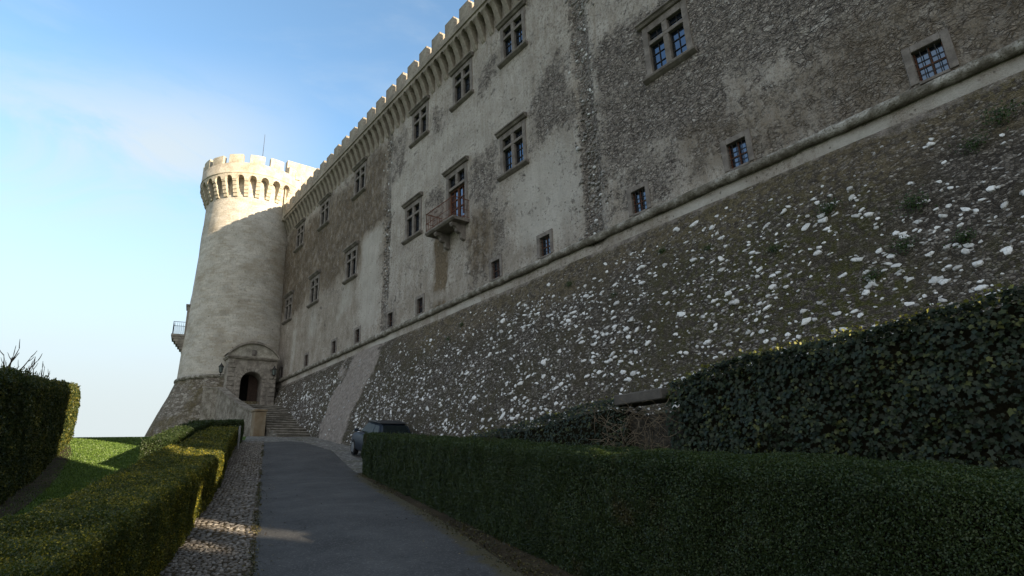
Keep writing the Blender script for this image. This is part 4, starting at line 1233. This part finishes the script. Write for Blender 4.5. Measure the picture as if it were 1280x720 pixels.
def box_hedge(name, r0, r1, latL, latR, h, label, cat, mat, leaf=lambda d: .010 + .0015 * d, cover=2.6, faces=('L', 'R', 'T', 'E0', 'E1'), bumpy=.06, grp=None, h_fn=None, corner=.10, tipsize=1.0, shoots=45):
    """clipped hedge following the ground: a near-black core for inner twigs and shade, plus leaves through its outer 15 cm"""
    H = h_fn if h_fn else (lambda r: h + 0 * np.asarray(r))
    root = empty(name, tuple(W((r0 + r1) / 2, (latL((r0 + r1) / 2) + latR((r0 + r1) / 2)) / 2)))
    tag(root, label, cat, grp)
    # core
    rs = np.arange(r0, r1 + .01, min(.5, (r1 - r0) / 4)); prof = 12
    Pn = []
    ins = .10
    for i, r in enumerate(rs):
        a, b = latL(r) + ins, latR(r) - ins; hh = float(H(r)) - ins
        rc = np.clip(r, r0 + ins, r1 - ins)
        ring = [(a, 0), (a, hh * .5), (a, hh - .1), (a + .1, hh), ((a + b) / 2, hh), (b - .1, hh), (b, hh - .1), (b, hh * .5), (b, 0)]
        Pn.append([W(rc, l + (vnoise(r * 2, z * 2 + l, 1.3, 7) - .5) * .06, z) for l, z in ring])
    Pn = np.array(Pn)
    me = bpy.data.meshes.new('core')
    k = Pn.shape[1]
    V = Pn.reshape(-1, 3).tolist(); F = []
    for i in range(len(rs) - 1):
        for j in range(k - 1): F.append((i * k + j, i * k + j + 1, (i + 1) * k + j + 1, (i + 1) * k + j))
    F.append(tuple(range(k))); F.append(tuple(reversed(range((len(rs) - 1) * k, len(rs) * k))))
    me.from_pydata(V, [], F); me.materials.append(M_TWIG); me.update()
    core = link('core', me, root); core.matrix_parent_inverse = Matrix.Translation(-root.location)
    PP, NN, SZ = [], [], []
    def add(r, lat, z, nrm, dens_size):
        d = W(r, lat, z)
        PP.append(d); NN.append(nrm); SZ.append(dens_size)
    seg = np.arange(r0, r1, 1.0)
    for a in seg:
        b = min(a + 1.0, r1); L = b - a; rm = (a + b) / 2
        for fce in faces:
            wid = abs(latR(rm) - latL(rm)); hh = float(H(rm))
            lm = {'L': latL(rm), 'R': latR(rm)}.get(fce, (latL(rm) + latR(rm)) / 2)
            dist = np.linalg.norm(W(rm, lm, hh * .5))
            sz = leaf(dist)
            if fce in ('L', 'R'): area = L * hh
            elif fce == 'T': area = L * wid
            elif fce == 'E0':
                if a != seg[0]: continue
                area = wid * hh
            else:
                if a != seg[-1]: continue
                area = wid * hh
            n = int(area * cover / (sz * sz * .28)) + 1
            r = rng.uniform(a, b, n); u = rng.random(n); inn = rng.random(n) ** 1.5 * .14 - .015
            LL = np.array([latL(x) for x in (a, b)]); RR = np.array([latR(x) for x in (a, b)])
            lL = np.interp(r, [a, b], LL); lR = np.interp(r, [a, b], RR); hr = H(r)
            if fce == 'L': lat = lL + inn; z = u * hr; nr = -RL
            elif fce == 'R': lat = lR - inn; z = u * hr; nr = RL
            elif fce == 'T': lat = lL + (lR - lL) * u; z = hr - inn; nr = None
            elif fce == 'E0': r = np.full(n, r0) + inn; lat = latL(r0) + (latR(r0) - latL(r0)) * rng.random(n); z = u * H(r0); nr = -RD
            else: r = np.full(n, r1) - inn; lat = latL(r1) + (latR(r1) - latL(r1)) * rng.random(n); z = u * H(r1); nr = RD
            # rounded arrises and lumpy clipping
            thin = fbm(r * 1.0 + 11, z + lat + 31, 5.0, 57, 3)
            inn = inn + .05 * sstep(.5, .32, thin)
            lump = (fbm(r * 1.0 + 50, z * 1.0 + lat * 1.0 + 50, 2.6, 17, 3) - .5) * bumpy * 2
            if nr is None:
                z = z + lump; e = np.minimum(lat - lL, lR - lat); z = z - np.clip(corner - e, 0, None) ** 2 / corner * .8
                N3 = np.tile(np.array([[0, 0, 1.0]]), (n, 1))
            else:
                t = np.clip(corner - (hr - z), 0, None) if fce in 'LR' else np.clip(corner - (H(r) - z), 0, None)
                shift = lump - t ** 2 / corner * .8
                if fce in ('L', 'R'): lat = lat + (1 if fce == 'R' else -1) * shift
                else: r = r + (1 if fce == 'E1' else -1) * shift
                N3 = np.tile(np.array([[nr[0], nr[1], .25]]), (n, 1))
            add(r, lat, z, N3, np.full(n, sz) * rng.uniform(.7, 1.3, n) * tipsize)
    # young shoots left standing above the clipped top
    ns = int((r1 - r0) * shoots)
    rs2 = rng.uniform(r0, r1, ns); fl = np.array([latL(x) for x in rs2]); fr = np.array([latR(x) for x in rs2])
    for q in range(ns):
        lt2 = fl[q] + (fr[q] - fl[q]) * rng.random(); b = W(rs2[q], lt2, float(H(rs2[q])) - .03); dv = np.array([rng.normal() * .3, rng.normal() * .3, 1.0]); L_ = rng.uniform(.04, .13) if shoots < 100 else rng.uniform(.03, .09)
        kk = rng.integers(4, 9); tq = np.linspace(.1, 1, kk)[:, None]
        PP.append(b + dv * tq * L_ + rng.normal(size=(kk, 3)) * .006); NN.append(np.tile(rng.normal(size=(1, 3)), (kk, 1))); SZ.append(np.full(kk, leaf(np.linalg.norm(b)) * .9))
    P = np.concatenate(PP); N = np.concatenate(NN); S = np.concatenate(SZ)
    V = leaf_quads(P, N, S, tilt=1.15)
    tint = np.clip(rng.normal(.5, .2, len(P)), 0, 1)
    me = fast_mesh('foliage', V, 4, mat, tint=tint)
    o = link('foliage', me, root); o.matrix_parent_inverse = Matrix.Translation(-root.location)
    return root

M_TWIG = mat_flat('twigs_and_inner_shade', (.018, .016, .009), .95, .05, nscale=20)  # near-black, so the shade inside the foliage is in the colour
M_BOX = mat_leaf('yew_leaves', (.014, .026, .008), (.030, .050, .014), (.065, .088, .024), nscale=1.4, brown=.55)
M_BOXL = mat_leaf('boxwood_leaves', (.026, .038, .010), (.066, .080, .017), (.55, .43, .035), nscale=1.6, brown=.6, trans=.34)
M_LAUREL = mat_leaf('laurel_leaves', (.014, .026, .009), (.045, .062, .019), (.26, .22, .035), nscale=.7)
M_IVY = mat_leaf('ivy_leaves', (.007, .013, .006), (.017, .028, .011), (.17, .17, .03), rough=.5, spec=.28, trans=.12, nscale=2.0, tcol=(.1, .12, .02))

# right hedge, beside the lane
rh_L = lambda r: float(np.interp(r, [0, 8, 21.3], [3.36, 3.26, 3.20]))
rh_R = lambda r: rh_L(r) + 1.15
box_hedge('clipped_hedge', 1.2, 21.3, rh_L, rh_R, 1.31, 'long dark green clipped hedge along the right side of the lane, hiding the lower car', 'hedge', M_BOX, faces=('L', 'T', 'E1', 'E0'), cover=2.2, bumpy=.08, corner=.06)
# left hedges
lh_R = lambda r: float(np.interp(r, [2, 10, 18.6, 24, 33], [-.93, -.95, -1.02, -1.16, -1.15]))
lh_L = lambda r: float(np.interp(r, [2, 5, 13, 18.6, 22, 24, 33], [-1.62, -1.68, -2.2, -2.75, -2.9, -2.75, -2.35]))
box_hedge('clipped_hedge', 2.6, 22.4, lh_L, lh_R, .9, 'low broad hedge left of the cobbled verge, its far end lit gold', 'hedge', M_BOXL, faces=('R', 'T', 'E1', 'E0', 'L'), cover=2.3, bumpy=.085, corner=.07, shoots=130)
box_hedge('clipped_hedge', 23.0, 31.6, lh_L, lambda r: lh_R(r) - .03, .82, 'second low hedge beyond the golden one, in shade near the tower steps', 'hedge', M_BOXL, faces=('R', 'T', 'E0'), cover=2.2, bumpy=.06)
box_hedge('clipped_hedge', 32.2, 33.2, lambda r: -2.5, lambda r: -1.0, 1.05, 'short dark hedge crossing in front of the stair parapet', 'hedge', M_BOX, faces=('R', 'T', 'E0', 'L'), cover=2.2)
ah_R = lambda r: float(np.interp(r, [23, 33.2], [-2.95, -2.42]))
box_hedge('clipped_hedge', 23.2, 33.2, lambda r: ah_R(r) - .8, ah_R, 1.02, 'narrow dark hedge on the lawn side of the second low hedge', 'hedge', M_BOX, faces=('R', 'T', 'E0', 'L'), cover=2.0)
# tall hedge far left
th_R = lambda r: float(np.interp(r, [6, 16.4, 20, 27.9, 33.6, 36.8], [-3.5, -5.05, -5.85, -7.2, -8.35, -9.0]))
tall = box_hedge('tall_hedge', 9.5, 36.6, lambda r: th_R(r) - 2.0, th_R, 2.8, 'tall dark laurel hedge at the left edge with a sunlit far end', 'hedge', M_LAUREL, leaf=lambda d: .03 + .0019 * d, faces=('R', 'T', 'E1'), cover=2.0, bumpy=.12, corner=.3,
          h_fn=lambda r: np.interp(r, [9, 13, 17, 21, 27.6, 34, 36.6], [2.6, 2.68, 2.85, 3.0, 2.75, 2.6, 2.5]))

# bare shoots above the tall hedge
def shoots(name, base, n, hmin, hmax, label, cat, rad=.012, spread=.5, seed=1):
    rs_ = random.Random(seed); m_ = MB()
    for i in range(n):
        p = Vector(base(rs_)); d = Vector((rs_.uniform(-1, 1) * spread, rs_.uniform(-1, 1) * spread, 1)).normalized()
        L = rs_.uniform(hmin, hmax); pts = [p]
        for k in range(4):
            d = (d + Vector((rs_.uniform(-.25, .25), rs_.uniform(-.25, .25), .05))).normalized(); p = p + d * L / 4; pts.append(p.copy())
            if k > 0 and rs_.random() < .8:
                e = (d + Vector((rs_.uniform(-.8, .8), rs_.uniform(-.8, .8), .1))).normalized()
                m_.tube([p, p + e * L * .18, p + e * L * .32 + Vector((0, 0, .03))], [rad * .6, rad * .45, rad * .25], 4)
        m_.tube(pts, [rad, rad * .9, rad * .75, rad * .55, rad * .3], 5)
    o = m_.build(name, M_BARK); tag(o, label, cat); return o
M_BARK = mat_flat('grey_brown_bark', (.075, .06, .048), .9, .1)
def tb(rs_):
    r = rs_.uniform(14, 24); q = W(r, th_R(r) - rs_.uniform(.1, .8), 2.75); return q
rs_ = random.Random(3)
for i in range(26):
    o = shoots('bare_shoot', lambda q: tb(rs_), 1, .22, .62, None, None, .018, .5, 100 + i)
    o.parent = tall; o.matrix_parent_inverse = Matrix.Translation(-tall.location)
shoots('leafless_shrub', lambda q: W(44 + q.uniform(-1, 1), -12.2 + q.uniform(-.9, .9), -.2), 40, .8, 1.8, 'leafless grey shrub beyond the lawn crest beside the tall hedge', 'shrub', .018, .45, 5)

# ivy over the retaining wall between the right hedge and the scarp
ivy_s = np.array([-4, 0, 1.46, 2.89, 3.97, 5.52, 6.83, 6.95]); ivy_z = np.array([2.06, 2.06, 2.05, 1.92, 1.86, 1.82, 1.60, 1.36])
low_s = np.array([8.15, 8.4, 9.36, 10.44, 11.65, 13.03, 14.5, 16.5]); low_z = np.array([1.28, 1.47, 1.43, 1.33, 1.24, 1.15, 1.02, .8])
m_ = MB()
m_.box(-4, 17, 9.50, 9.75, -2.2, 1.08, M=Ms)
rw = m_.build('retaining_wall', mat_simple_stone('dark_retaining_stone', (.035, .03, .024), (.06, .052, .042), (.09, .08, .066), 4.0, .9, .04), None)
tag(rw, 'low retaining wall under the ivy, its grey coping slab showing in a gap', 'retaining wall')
m_ = MB(); m_.box(7.02, 8.22, 9.16, 9.80, 1.31, 1.52, M=Ms); m_.build('coping_slab', mat_simple_stone('coping_stone', (.06, .055, .05), (.085, .078, .07), (.11, .10, .09)), rw, bevel=.02)
m_ = MB(); m_.box(-4, 7.0, 9.75, 12.6, -2, 1.62, M=Ms); m_.box(7.0, 17, 9.75, 12.6, -2, 1.05, M=Ms)
terrace = m_.build('terrace', M_SOIL); tag(terrace, kind='structure')

IVY = np.array([(0, -.35), (.22, -.42), (.30, -.12), (.52, .02), (.27, .16), (.0, .58), (-.27, .16), (-.52, .02), (-.30, -.12), (-.22, -.42)])
def ivy_leaves(P, N, size):
    n = len(P)
    N = N + (rng.random((n, 3)) - .5) * 1.0; N /= np.linalg.norm(N, axis=1, keepdims=True)
    dn_ = np.tile(np.array([[0, 0, -1.0]]), (n, 1)) + rng.normal(size=(n, 3)) * .45     # tips hang down
    A = dn_ - (dn_ * N).sum(1, keepdims=True) * N; A /= np.linalg.norm(A, axis=1, keepdims=True) + 1e-9
    B = np.cross(N, A); s = size[:, None, None]
    V = P[:, None] + B[:, None] * (IVY[:, 0][None, :, None] * s) + A[:, None] * (IVY[:, 1][None, :, None] * s)
    V += N[:, None] * (-(IVY[:, 0] ** 2)[None, :, None] * s * .8) + N[:, None] * (rng.random((n, len(IVY), 1)) - .5) * s * .12
    return V
def ivy(name, sa, sb, s_arr, z_arr, n, label, leaf=(.055, .11)):
    root = empty(name, L2W((sa + sb) / 2, 9.3, -1.0)); tag(root, label, 'ivy')
    s = rng.uniform(sa, sb, n); u = rng.random(n)
    zt_ = np.interp(s, s_arr, z_arr) + (fbm(s, s * 0 + 3, 1.5, 23) - .5) * .18
    front = rng.random(n) < .78
    z0 = -1.9
    zf = z0 + (zt_ - z0) * u
    lump = (fbm(s, zf, 1.4, 27, 3) - .5) * 1.0
    depth = rng.random(n) ** 1.5 * .14
    perp = np.where(front, 9.36 - np.clip(.16 + lump * .55, .0, .5) + depth + .10 * sstep(.4, 0, zt_ - zf), 9.2 + rng.random(n) * .9)
    z = np.where(front, zf, zt_ - depth * .6 - np.clip(perp - 9.6, 0, 1) * .25)
    P = np.stack([U.x * s + NW.x * perp, U.y * s + NW.y * perp, z], -1)
    Nf = np.array([-NW.x, -NW.y, .45]); Nt = np.array([-NW.x * .5, -NW.y * .5, 1.0])
    N = np.where(front[:, None], Nf, Nt)
    tint = np.clip(rng.normal(.36, .16, n), 0, .66)
    sun_pale = (~front) & (rng.random(n) < .16)                    # pale leaves along the crest, coloured to stand in for sunlight
    z2 = np.where(sun_pale, zt_ + rng.uniform(-.02, .09, n), z); P[:, 2] = z2; tint = np.where(sun_pale, 1.0, tint)
    N = np.where(sun_pale[:, None], rng.normal(size=(n, 3)), N)
    V = ivy_leaves(P, N, rng.uniform(leaf[0], leaf[1], n) * np.where(sun_pale, .75, 1))
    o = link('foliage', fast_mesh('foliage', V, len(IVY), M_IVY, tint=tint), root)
    o.matrix_parent_inverse = Matrix.Translation(-root.location)
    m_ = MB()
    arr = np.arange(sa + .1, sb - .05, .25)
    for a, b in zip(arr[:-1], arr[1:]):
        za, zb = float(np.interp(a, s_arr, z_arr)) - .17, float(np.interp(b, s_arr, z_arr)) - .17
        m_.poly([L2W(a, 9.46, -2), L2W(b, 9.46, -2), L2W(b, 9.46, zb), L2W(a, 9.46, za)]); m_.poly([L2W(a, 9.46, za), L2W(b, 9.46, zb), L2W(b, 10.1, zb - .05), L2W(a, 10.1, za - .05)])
    c = m_.build('stems', M_TWIG, root); c.matrix_parent_inverse = Matrix.Translation(-root.location)  # dark sheet behind the leaves, standing in for the shade between them
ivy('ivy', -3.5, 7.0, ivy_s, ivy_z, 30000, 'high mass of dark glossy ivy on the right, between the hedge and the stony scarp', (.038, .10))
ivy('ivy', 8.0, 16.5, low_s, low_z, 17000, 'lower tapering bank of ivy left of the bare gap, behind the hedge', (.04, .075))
# dead stems in the gap
m_ = MB(); rs_ = random.Random(11)
for i in range(150):
    s = rs_.uniform(6.9, 8.7); p = Vector(L2W(s, 9.15 + rs_.uniform(-.15, .12), rs_.uniform(.35, 1.2))); pts = [p]
    d = Vector((rs_.uniform(-1, 1), rs_.uniform(-.4, .4), rs_.uniform(-.8, .8))).normalized()
    for k in range(4):
        d = (d + Vector((rs_.uniform(-.6, .6), rs_.uniform(-.4, .4), rs_.uniform(-.6, .4)))).normalized(); p = p + d * .10; pts.append(p.copy())
    m_.tube(pts, [.007, .006, .005, .004, .003], 4)
db = m_.build('dead_brambles', mat_flat('dry_stems', (.13, .105, .075), .9, .1)); tag(db, 'tangle of dry brown stems in the gap between the two ivy masses', 'brambles')

# weeds on the scarp
def tuft_mesh(seed):
    r_ = np.random.default_rng(seed); n = 260
    P = r_.normal(size=(n, 3)) * np.array([.10, .05, .07]); P[:, 1] = np.abs(P[:, 1]) + .02
    N = np.tile(np.array([[0, 1, .6]]), (n, 1))
    V = leaf_quads(P, N, r_.uniform(.02, .05, n), tilt=1.2)
    return fast_mesh('wall_weed', V, 4, M_WEED, tint=r_.random(n))
M_WEED = mat_leaf('weed_leaves', (.015, .035, .010), (.03, .065, .015), (.06, .10, .02))
tufts = [tuft_mesh(i) for i in range(3)]
weed_spots = [(5.0, 5.6, 1.3), (3.3, 5.0, 1.5), (2.2, 5.9, 1.2), (1.7, 6.3, 1.6), (6.3, 5.0, .9), (3.6, 4.1, 1.2), (8.2, 5.7, .8), (9.8, 6.2, .9), (4.2, 3.6, 1.0), (11.5, 5.2, .8), (20.6, 6.4, .9), (21.4, 5.9, .8), (13.8, 6.3, .9), (2.6, 3.9, 1.1)]
for i, (s, z, k) in enumerate(weed_spots):
    o = link('wall_weed', tufts[i % 3]); o.location = L2W(s, 14.1 - scarp_out(z) - .02, z); o.rotation_euler = (0, 0, RZ); o.scale = (k, k, k)
    tag(o, 'small green weed tuft rooted in the stony sloping base of the castle', 'weed', 'weed tufts on the castle scarp')

# lawn blades
def grass():
    n = 260000
    r = rng.uniform(6, 44, n); lat = rng.uniform(-16, -1.6, n)
    left = np.interp(r, [6, 16.4, 27.9, 36.6, 36.7, 44], [-4.0, -5.3, -7.5, -9.3, -16, -16]); right = np.interp(r, [6, 13, 18.6, 44], [-1.8, -2.2, -2.8, -2.9])
    k = (lat > left) & (lat < right) & (rng.random(n) < np.clip(22 / r, .3, 1))
    bare = sstep(1.2, 0.1, lat - left) * sstep(38, 30, r)
    k &= rng.random(n) > bare * .92
    r, lat = r[k], lat[k]; n = len(r)
    P = W(r, lat, -.03); h = rng.uniform(.018, .042, n) * (1 + r * .008); w_ = .006 + r * .0007
    a = rng.uniform(0, 6.28, n); lean = rng.normal(size=(n, 2)) * .35 * h[:, None]
    dx = np.stack([np.cos(a) * w_, np.sin(a) * w_, 0 * a], -1)
    tip = P + np.stack([lean[:, 0], lean[:, 1], h], -1)
    V = np.stack([P - dx, P + dx, tip], 1)
    o = link('grass', fast_mesh('grass', V, 3, M_GRASS, tint=rng.random(n))); tag(o, 'short green lawn grass between the low hedge and the tall hedge', 'grass', kind='stuff')
M_GRASS = mat_leaf('grass_blades', (.04, .08, .015), (.085, .145, .028), (.17, .25, .05), trans=.3, nscale=.5)
grass()
# moss and weeds along the kerbless edges
def edge_weeds():
    n = 9000
    side = rng.random(n) < .5
    r = rng.uniform(2.5, 31, n); r[~side] = rng.uniform(3, 21, (~side).sum())
    lat = np.where(side, rng.normal(.0, .035, n), 0)
    rgt = np.array([lane_right(x) for x in r]); lat = np.where(side, lat, rgt + .12 + rng.normal(0, .16, n))
    k = fbm(r, lat * 3, .9, 33) > .46
    hb = rng.random(n) < .2; lat = np.where(hb & side, -1.12 + rng.normal(0, .06, n), lat)
    r, lat = r[k], lat[k]; n = len(r)
    V = leaf_quads(W(r, lat, .012 + rng.random(n) * .02), np.tile(np.array([[0, 0, 1.0]]), (n, 1)), rng.uniform(.02, .045, n), tilt=.7)
    o = link('edge_weeds', fast_mesh('edge_weeds', V, 4, M_MOSS, tint=rng.random(n))); tag(o, 'sparse moss and tiny weeds along both edges of the asphalt lane', 'weeds', kind='stuff')
M_MOSS = mat_leaf('moss', (.035, .032, .009), (.07, .06, .016), (.13, .105, .03), trans=.1)
edge_weeds()

def litter():
    n = 900
    side = rng.random(n) < .45
    r = rng.uniform(2.5, 30, n)
    rgt = np.array([lane_right(x) for x in r])
    lat = np.where(side, np.abs(rng.normal(0, .25, n)) - .05, rgt - np.abs(rng.normal(0, .35, n)) + .15)
    k = rng.random(n) < .12; lat = np.where(k, rng.uniform(-1.1, rgt), lat)
    P = W(r, lat, .02 + .05 * np.sin(np.pi * np.clip(lat / rgt, 0, 1)))
    V = leaf_quads(P, np.tile(np.array([[0, 0, 1.0]]), (n, 1)), rng.uniform(.018, .05, n), tilt=.35)
    o = link('leaf_litter', fast_mesh('leaf_litter', V, 4, M_LITTER, tint=rng.random(n))); tag(o, 'dry brown leaves scattered along the edges of the asphalt lane', 'leaves', kind='stuff')
M_LITTER = mat_leaf('dry_leaves', (.04, .028, .014), (.10, .068, .03), (.20, .15, .075), trans=.05)
litter()

# ------------------------------------------------------------------ parked car
def car():
    root = empty('parked_car', (0, 0, 0))
    tag(root, 'dark blue small hatchback parked under the castle wall behind the hedge', 'car')
    paint = Mat('dark_blue_car_paint', .42, .5); paint.b.inputs['IOR'].default_value = 1.3; paint.done((.022, .031, .046)); paint = paint.m
    roofm = mat_flat('black_roof', (.015, .017, .022), .4, .4); glass = mat_flat('car_glass', (.012, .017, .018), .2, .3); glass.node_tree.nodes['Principled BSDF'].inputs['IOR'].default_value = 1.16; tyre = mat_flat('tyre_rubber', (.018, .018, .018), .85, .2)
    rim = mat_flat('alloy_rim', (.35, .36, .38), .35, .5, .8); lampm = mat_flat('clear_lamp', (.5, .52, .55), .15, .7); red = mat_flat('tail_lamp', (.25, .015, .01), .2, .6)
    L, Wd = 3.72, 1.68
    # lower body, lofted from cross sections along x (front +)
    xs = [-1.86, -1.82, -1.6, -1.1, -.4, .3, .85, 1.3, 1.65, 1.82, 1.86]
    top = [.72, .86, .93, .95, .94, .93, .92, .87, .78, .68, .58]
    bot = [.34, .27, .22, .20, .19, .19, .19, .20, .22, .27, .36]
    hw_ = [.66, .74, .81, .84, .84, .84, .84, .83, .79, .70, .60]
    sec = []
    for x, t, b, h in zip(xs, top, bot, hw_):
        pts = [(-h * .82, b), (-h, b + .10), (-h, (b + t) * .5), (-h * .99, t - .12), (-h * .93, t - .02), (-h * .6, t + .01), (0, t + .025), (h * .6, t + .01), (h * .93, t - .02), (h * .99, t - .12), (h, (b + t) * .5), (h, b + .10), (h * .82, b)]
        sec.append([(x, y, z) for y, z in pts])
    m_ = MB(); k = len(sec[0])
    for s_ in sec: m_.v += s_
    for i in range(len(sec) - 1):
        for j in range(k):
            jj = (j + 1) % k; m_.f.append((i * k + j, i * k + jj, (i + 1) * k + jj, (i + 1) * k + j)); m_.m.append(0)
    m_.f.append(tuple(range(k))); m_.m.append(0); m_.f.append(tuple(reversed(range((len(sec) - 1) * k, len(sec) * k)))); m_.m.append(0)
    m_.build('body', paint, root, smooth=True)
    # greenhouse
    belt = [(-1.70, .71), (-1.0, .78), (.2, .78), (.82, .72)]
    m_ = MB(); zr = 1.40
    lower = [(-1.74, .66, .90), (.86, .68, .91)]; upper = [(-1.30, .53, zr - .02), (.18, .55, zr - .02)]
    def ring(sgn): return [(-1.74, sgn * .70, .90), (.90, sgn * .72, .91), (.22, sgn * .57, zr - .04), (-1.34, sgn * .55, zr - .05)]
    Lr, Rr_ = ring(1), ring(-1)
    m_.poly(Lr); m_.poly(Rr_); m_.poly([Lr[1], Lr[2], Rr_[2], Rr_[1]]); m_.poly([Lr[0], Rr_[0], Rr_[3], Lr[3]]); m_.poly([Lr[2], Lr[3], Rr_[3], Rr_[2]]); m_.poly([Lr[0], Lr[1], Rr_[1], Rr_[0]])
    cab = m_.build('cabin', paint, root, recalc='weld', bevel=.07, smooth=True)
    m_ = MB(); m_.prism([(.26, -.56, zr - .045), (-.5, -.58, zr + .01), (-1.38, -.545, zr - .03), (-1.40, -.50, zr - .01), (-.5, -.5, zr + .035), (.24, -.5, zr - .02)], [(0, 0, 0), (0, 1.1, 0)])
    m_.build('roof', roofm, root, bevel=.015)
    def lerp(a, b, t): return tuple(a[i] + (b[i] - a[i]) * t for i in range(3))
    def quad_in(a, b, c, d, ea, eb, name, push, sub=None):
        # inset quad a,b (bottom) c,d (top)
        q = lambda u, v: lerp(lerp(a, b, u), lerp(d, c, u), v)
        m_ = MB(); m_.poly([tuple(Vector(q(u, v)) + Vector(push)) for u, v in ((ea, eb), (1 - ea, eb), (1 - ea, 1 - eb), (ea, 1 - eb))]); m_.build(name, glass, root)
    for sgn in (1, -1):
        R4 = ring(sgn)
        q = lambda u, v: lerp(lerp(R4[0], R4[1], u), lerp(R4[3], R4[2], u), v)
        for u0, u1 in ((.08, .33), (.37, .92)):
            m_ = MB(); m_.poly([tuple(Vector(q(u, v)) + Vector((0, sgn * .006, .002))) for u, v in ((u0, .08), (u1, .08), (u1, .86), (u0, .86))]); m_.build('side_window', glass, root)
    quad_in(Lr[1], Rr_[1], Rr_[2], Lr[2], .06, .08, 'windscreen', (.006, 0, .006))
    quad_in(Rr_[0], Lr[0], Lr[3], Rr_[3], .09, .10, 'rear_window', (-.007, 0, .004))
    wm = MB(); wm.tube([(0, -.10, 0), (0, -.09, 0), (0, .09, 0), (0, .10, 0)], [.27, .30, .30, .27], 24)
    wt = wm.mesh('wheel', tyre)
    rm = MB(); rm.tube([(0, -.108, 0), (0, .108, 0)], .19, 20)
    for a_ in range(5): pass
    rme = rm.mesh('rim', rim)
    for x in (-1.2, 1.18):
        for y in (-.75, .75):
            w_ = link('wheel', wt, root, (x, y, .30)); link('rim', rme, w_)
    for y in (-1, 1):
        m_ = MB(); m_.tube([(.62, y * .76, .97), (.62, y * .90, 1.0)], [.03, .03], 6); m_.box(.56, .66, min(y * .86, y * 1.0), max(y * .86, y * 1.0), .93, 1.05); m_.build('wing_mirror', paint, root, bevel=.02)
        m_ = MB(); m_.tube([(1.70, y * .56, .66), (1.83, y * .57, .65)], [.13, .11], 12); m_.build('headlight', lampm, root)
        m_ = MB(); m_.box(-1.86, -1.78, min(y * .56, y * .70), max(y * .56, y * .70), .58, .84); m_.build('tail_light', red, root, bevel=.02)
    m_ = MB(); m_.box(-1.90, -1.80, -.62, .62, .28, .46); m_.build('rear_bumper', roofm, root, bevel=.03)
    return root
c = car()
hd = np.array([-.52, .854]); hd /= np.linalg.norm(hd)
lv = np.array([-hd[1], hd[0]])
wheel = np.array([-6.95, 25.5])                            # ground point of the wheel nearest the lane, far end
ctr = wheel - lv * .8 - hd * 1.2
rC = float(ctr @ RD)
sl = math.atan((gz(rC + 1.2) - gz(rC - 1.2)) / 2.4 * float(hd @ RD))
c.location = (ctr[0], ctr[1], float(gz(rC)) + .02)
c.scale = (1.0, 1.0, 1.08)
c.rotation_euler = (0, -sl, math.atan2(hd[1], hd[0]))

# grey post at the end of the low hedge
m_ = MB(); q = W(29.5, -1.02); m_.tube([(q[0], q[1], q[2] - .1), (q[0], q[1], q[2] + .95)], .045, 8); m_.tube([(q[0], q[1], q[2] + .95), (q[0], q[1], q[2] + 1.0)], [.05, .03], 8)
p_ = m_.build('post', mat_flat('grey_metal', (.18, .18, .18), .5)); tag(p_, 'short grey metal post at the corner of the low hedge', 'post')

# ------------------------------------------------------------------ unseen wall added right of frame, blocking the sun except through shaped openings
# openings shaped to pass the sun patches: (s from, s to, z from, z to)
SUN_HOLES = [(-25.0, -23.0, 6.25, 7.75), (-28.2, -26.8, 7.05, 7.35), (-12.2, -9.0, 4.6, 5.3), (-17.2, -10.2, 6.9, 8.3)]
def curtain():
    root = empty('sun_blocker_wall', NW * 14.1, RZ)
    tag(root, 'unseen wall added beyond the near end of the wing to shape the sunlight', 'wall')
    y0, y1 = -.20, .0
    holes = SUN_HOLES + [(-12.3, S0 - .02, 8.3, 99.0)]          # gap left beside the wing so that sun reaches the lawn
    sa, sb, za, zb = -140.0, S0 - .02, -6.0, 19.0
    xs = sorted(set([sa, sb] + [h[0] for h in holes] + [h[1] for h in holes])); zs = sorted(set([za, zb] + [h[2] for h in holes if h[2] < zb] + [h[3] for h in holes if h[3] < zb]))
    m_ = MB()
    inside = lambda x, z: any(h[0] < x < h[1] and h[2] < z < h[3] for h in holes)
    for i in range(len(xs) - 1):
        for j in range(len(zs) - 1):
            if not inside((xs[i] + xs[i + 1]) / 2, (zs[j] + zs[j + 1]) / 2):
                m_.box(xs[i], xs[i + 1], y0, y1, zs[j], zs[j + 1])
    m_.build('blocker_slabs', M_CORNICE, root, recalc=False)
curtain()
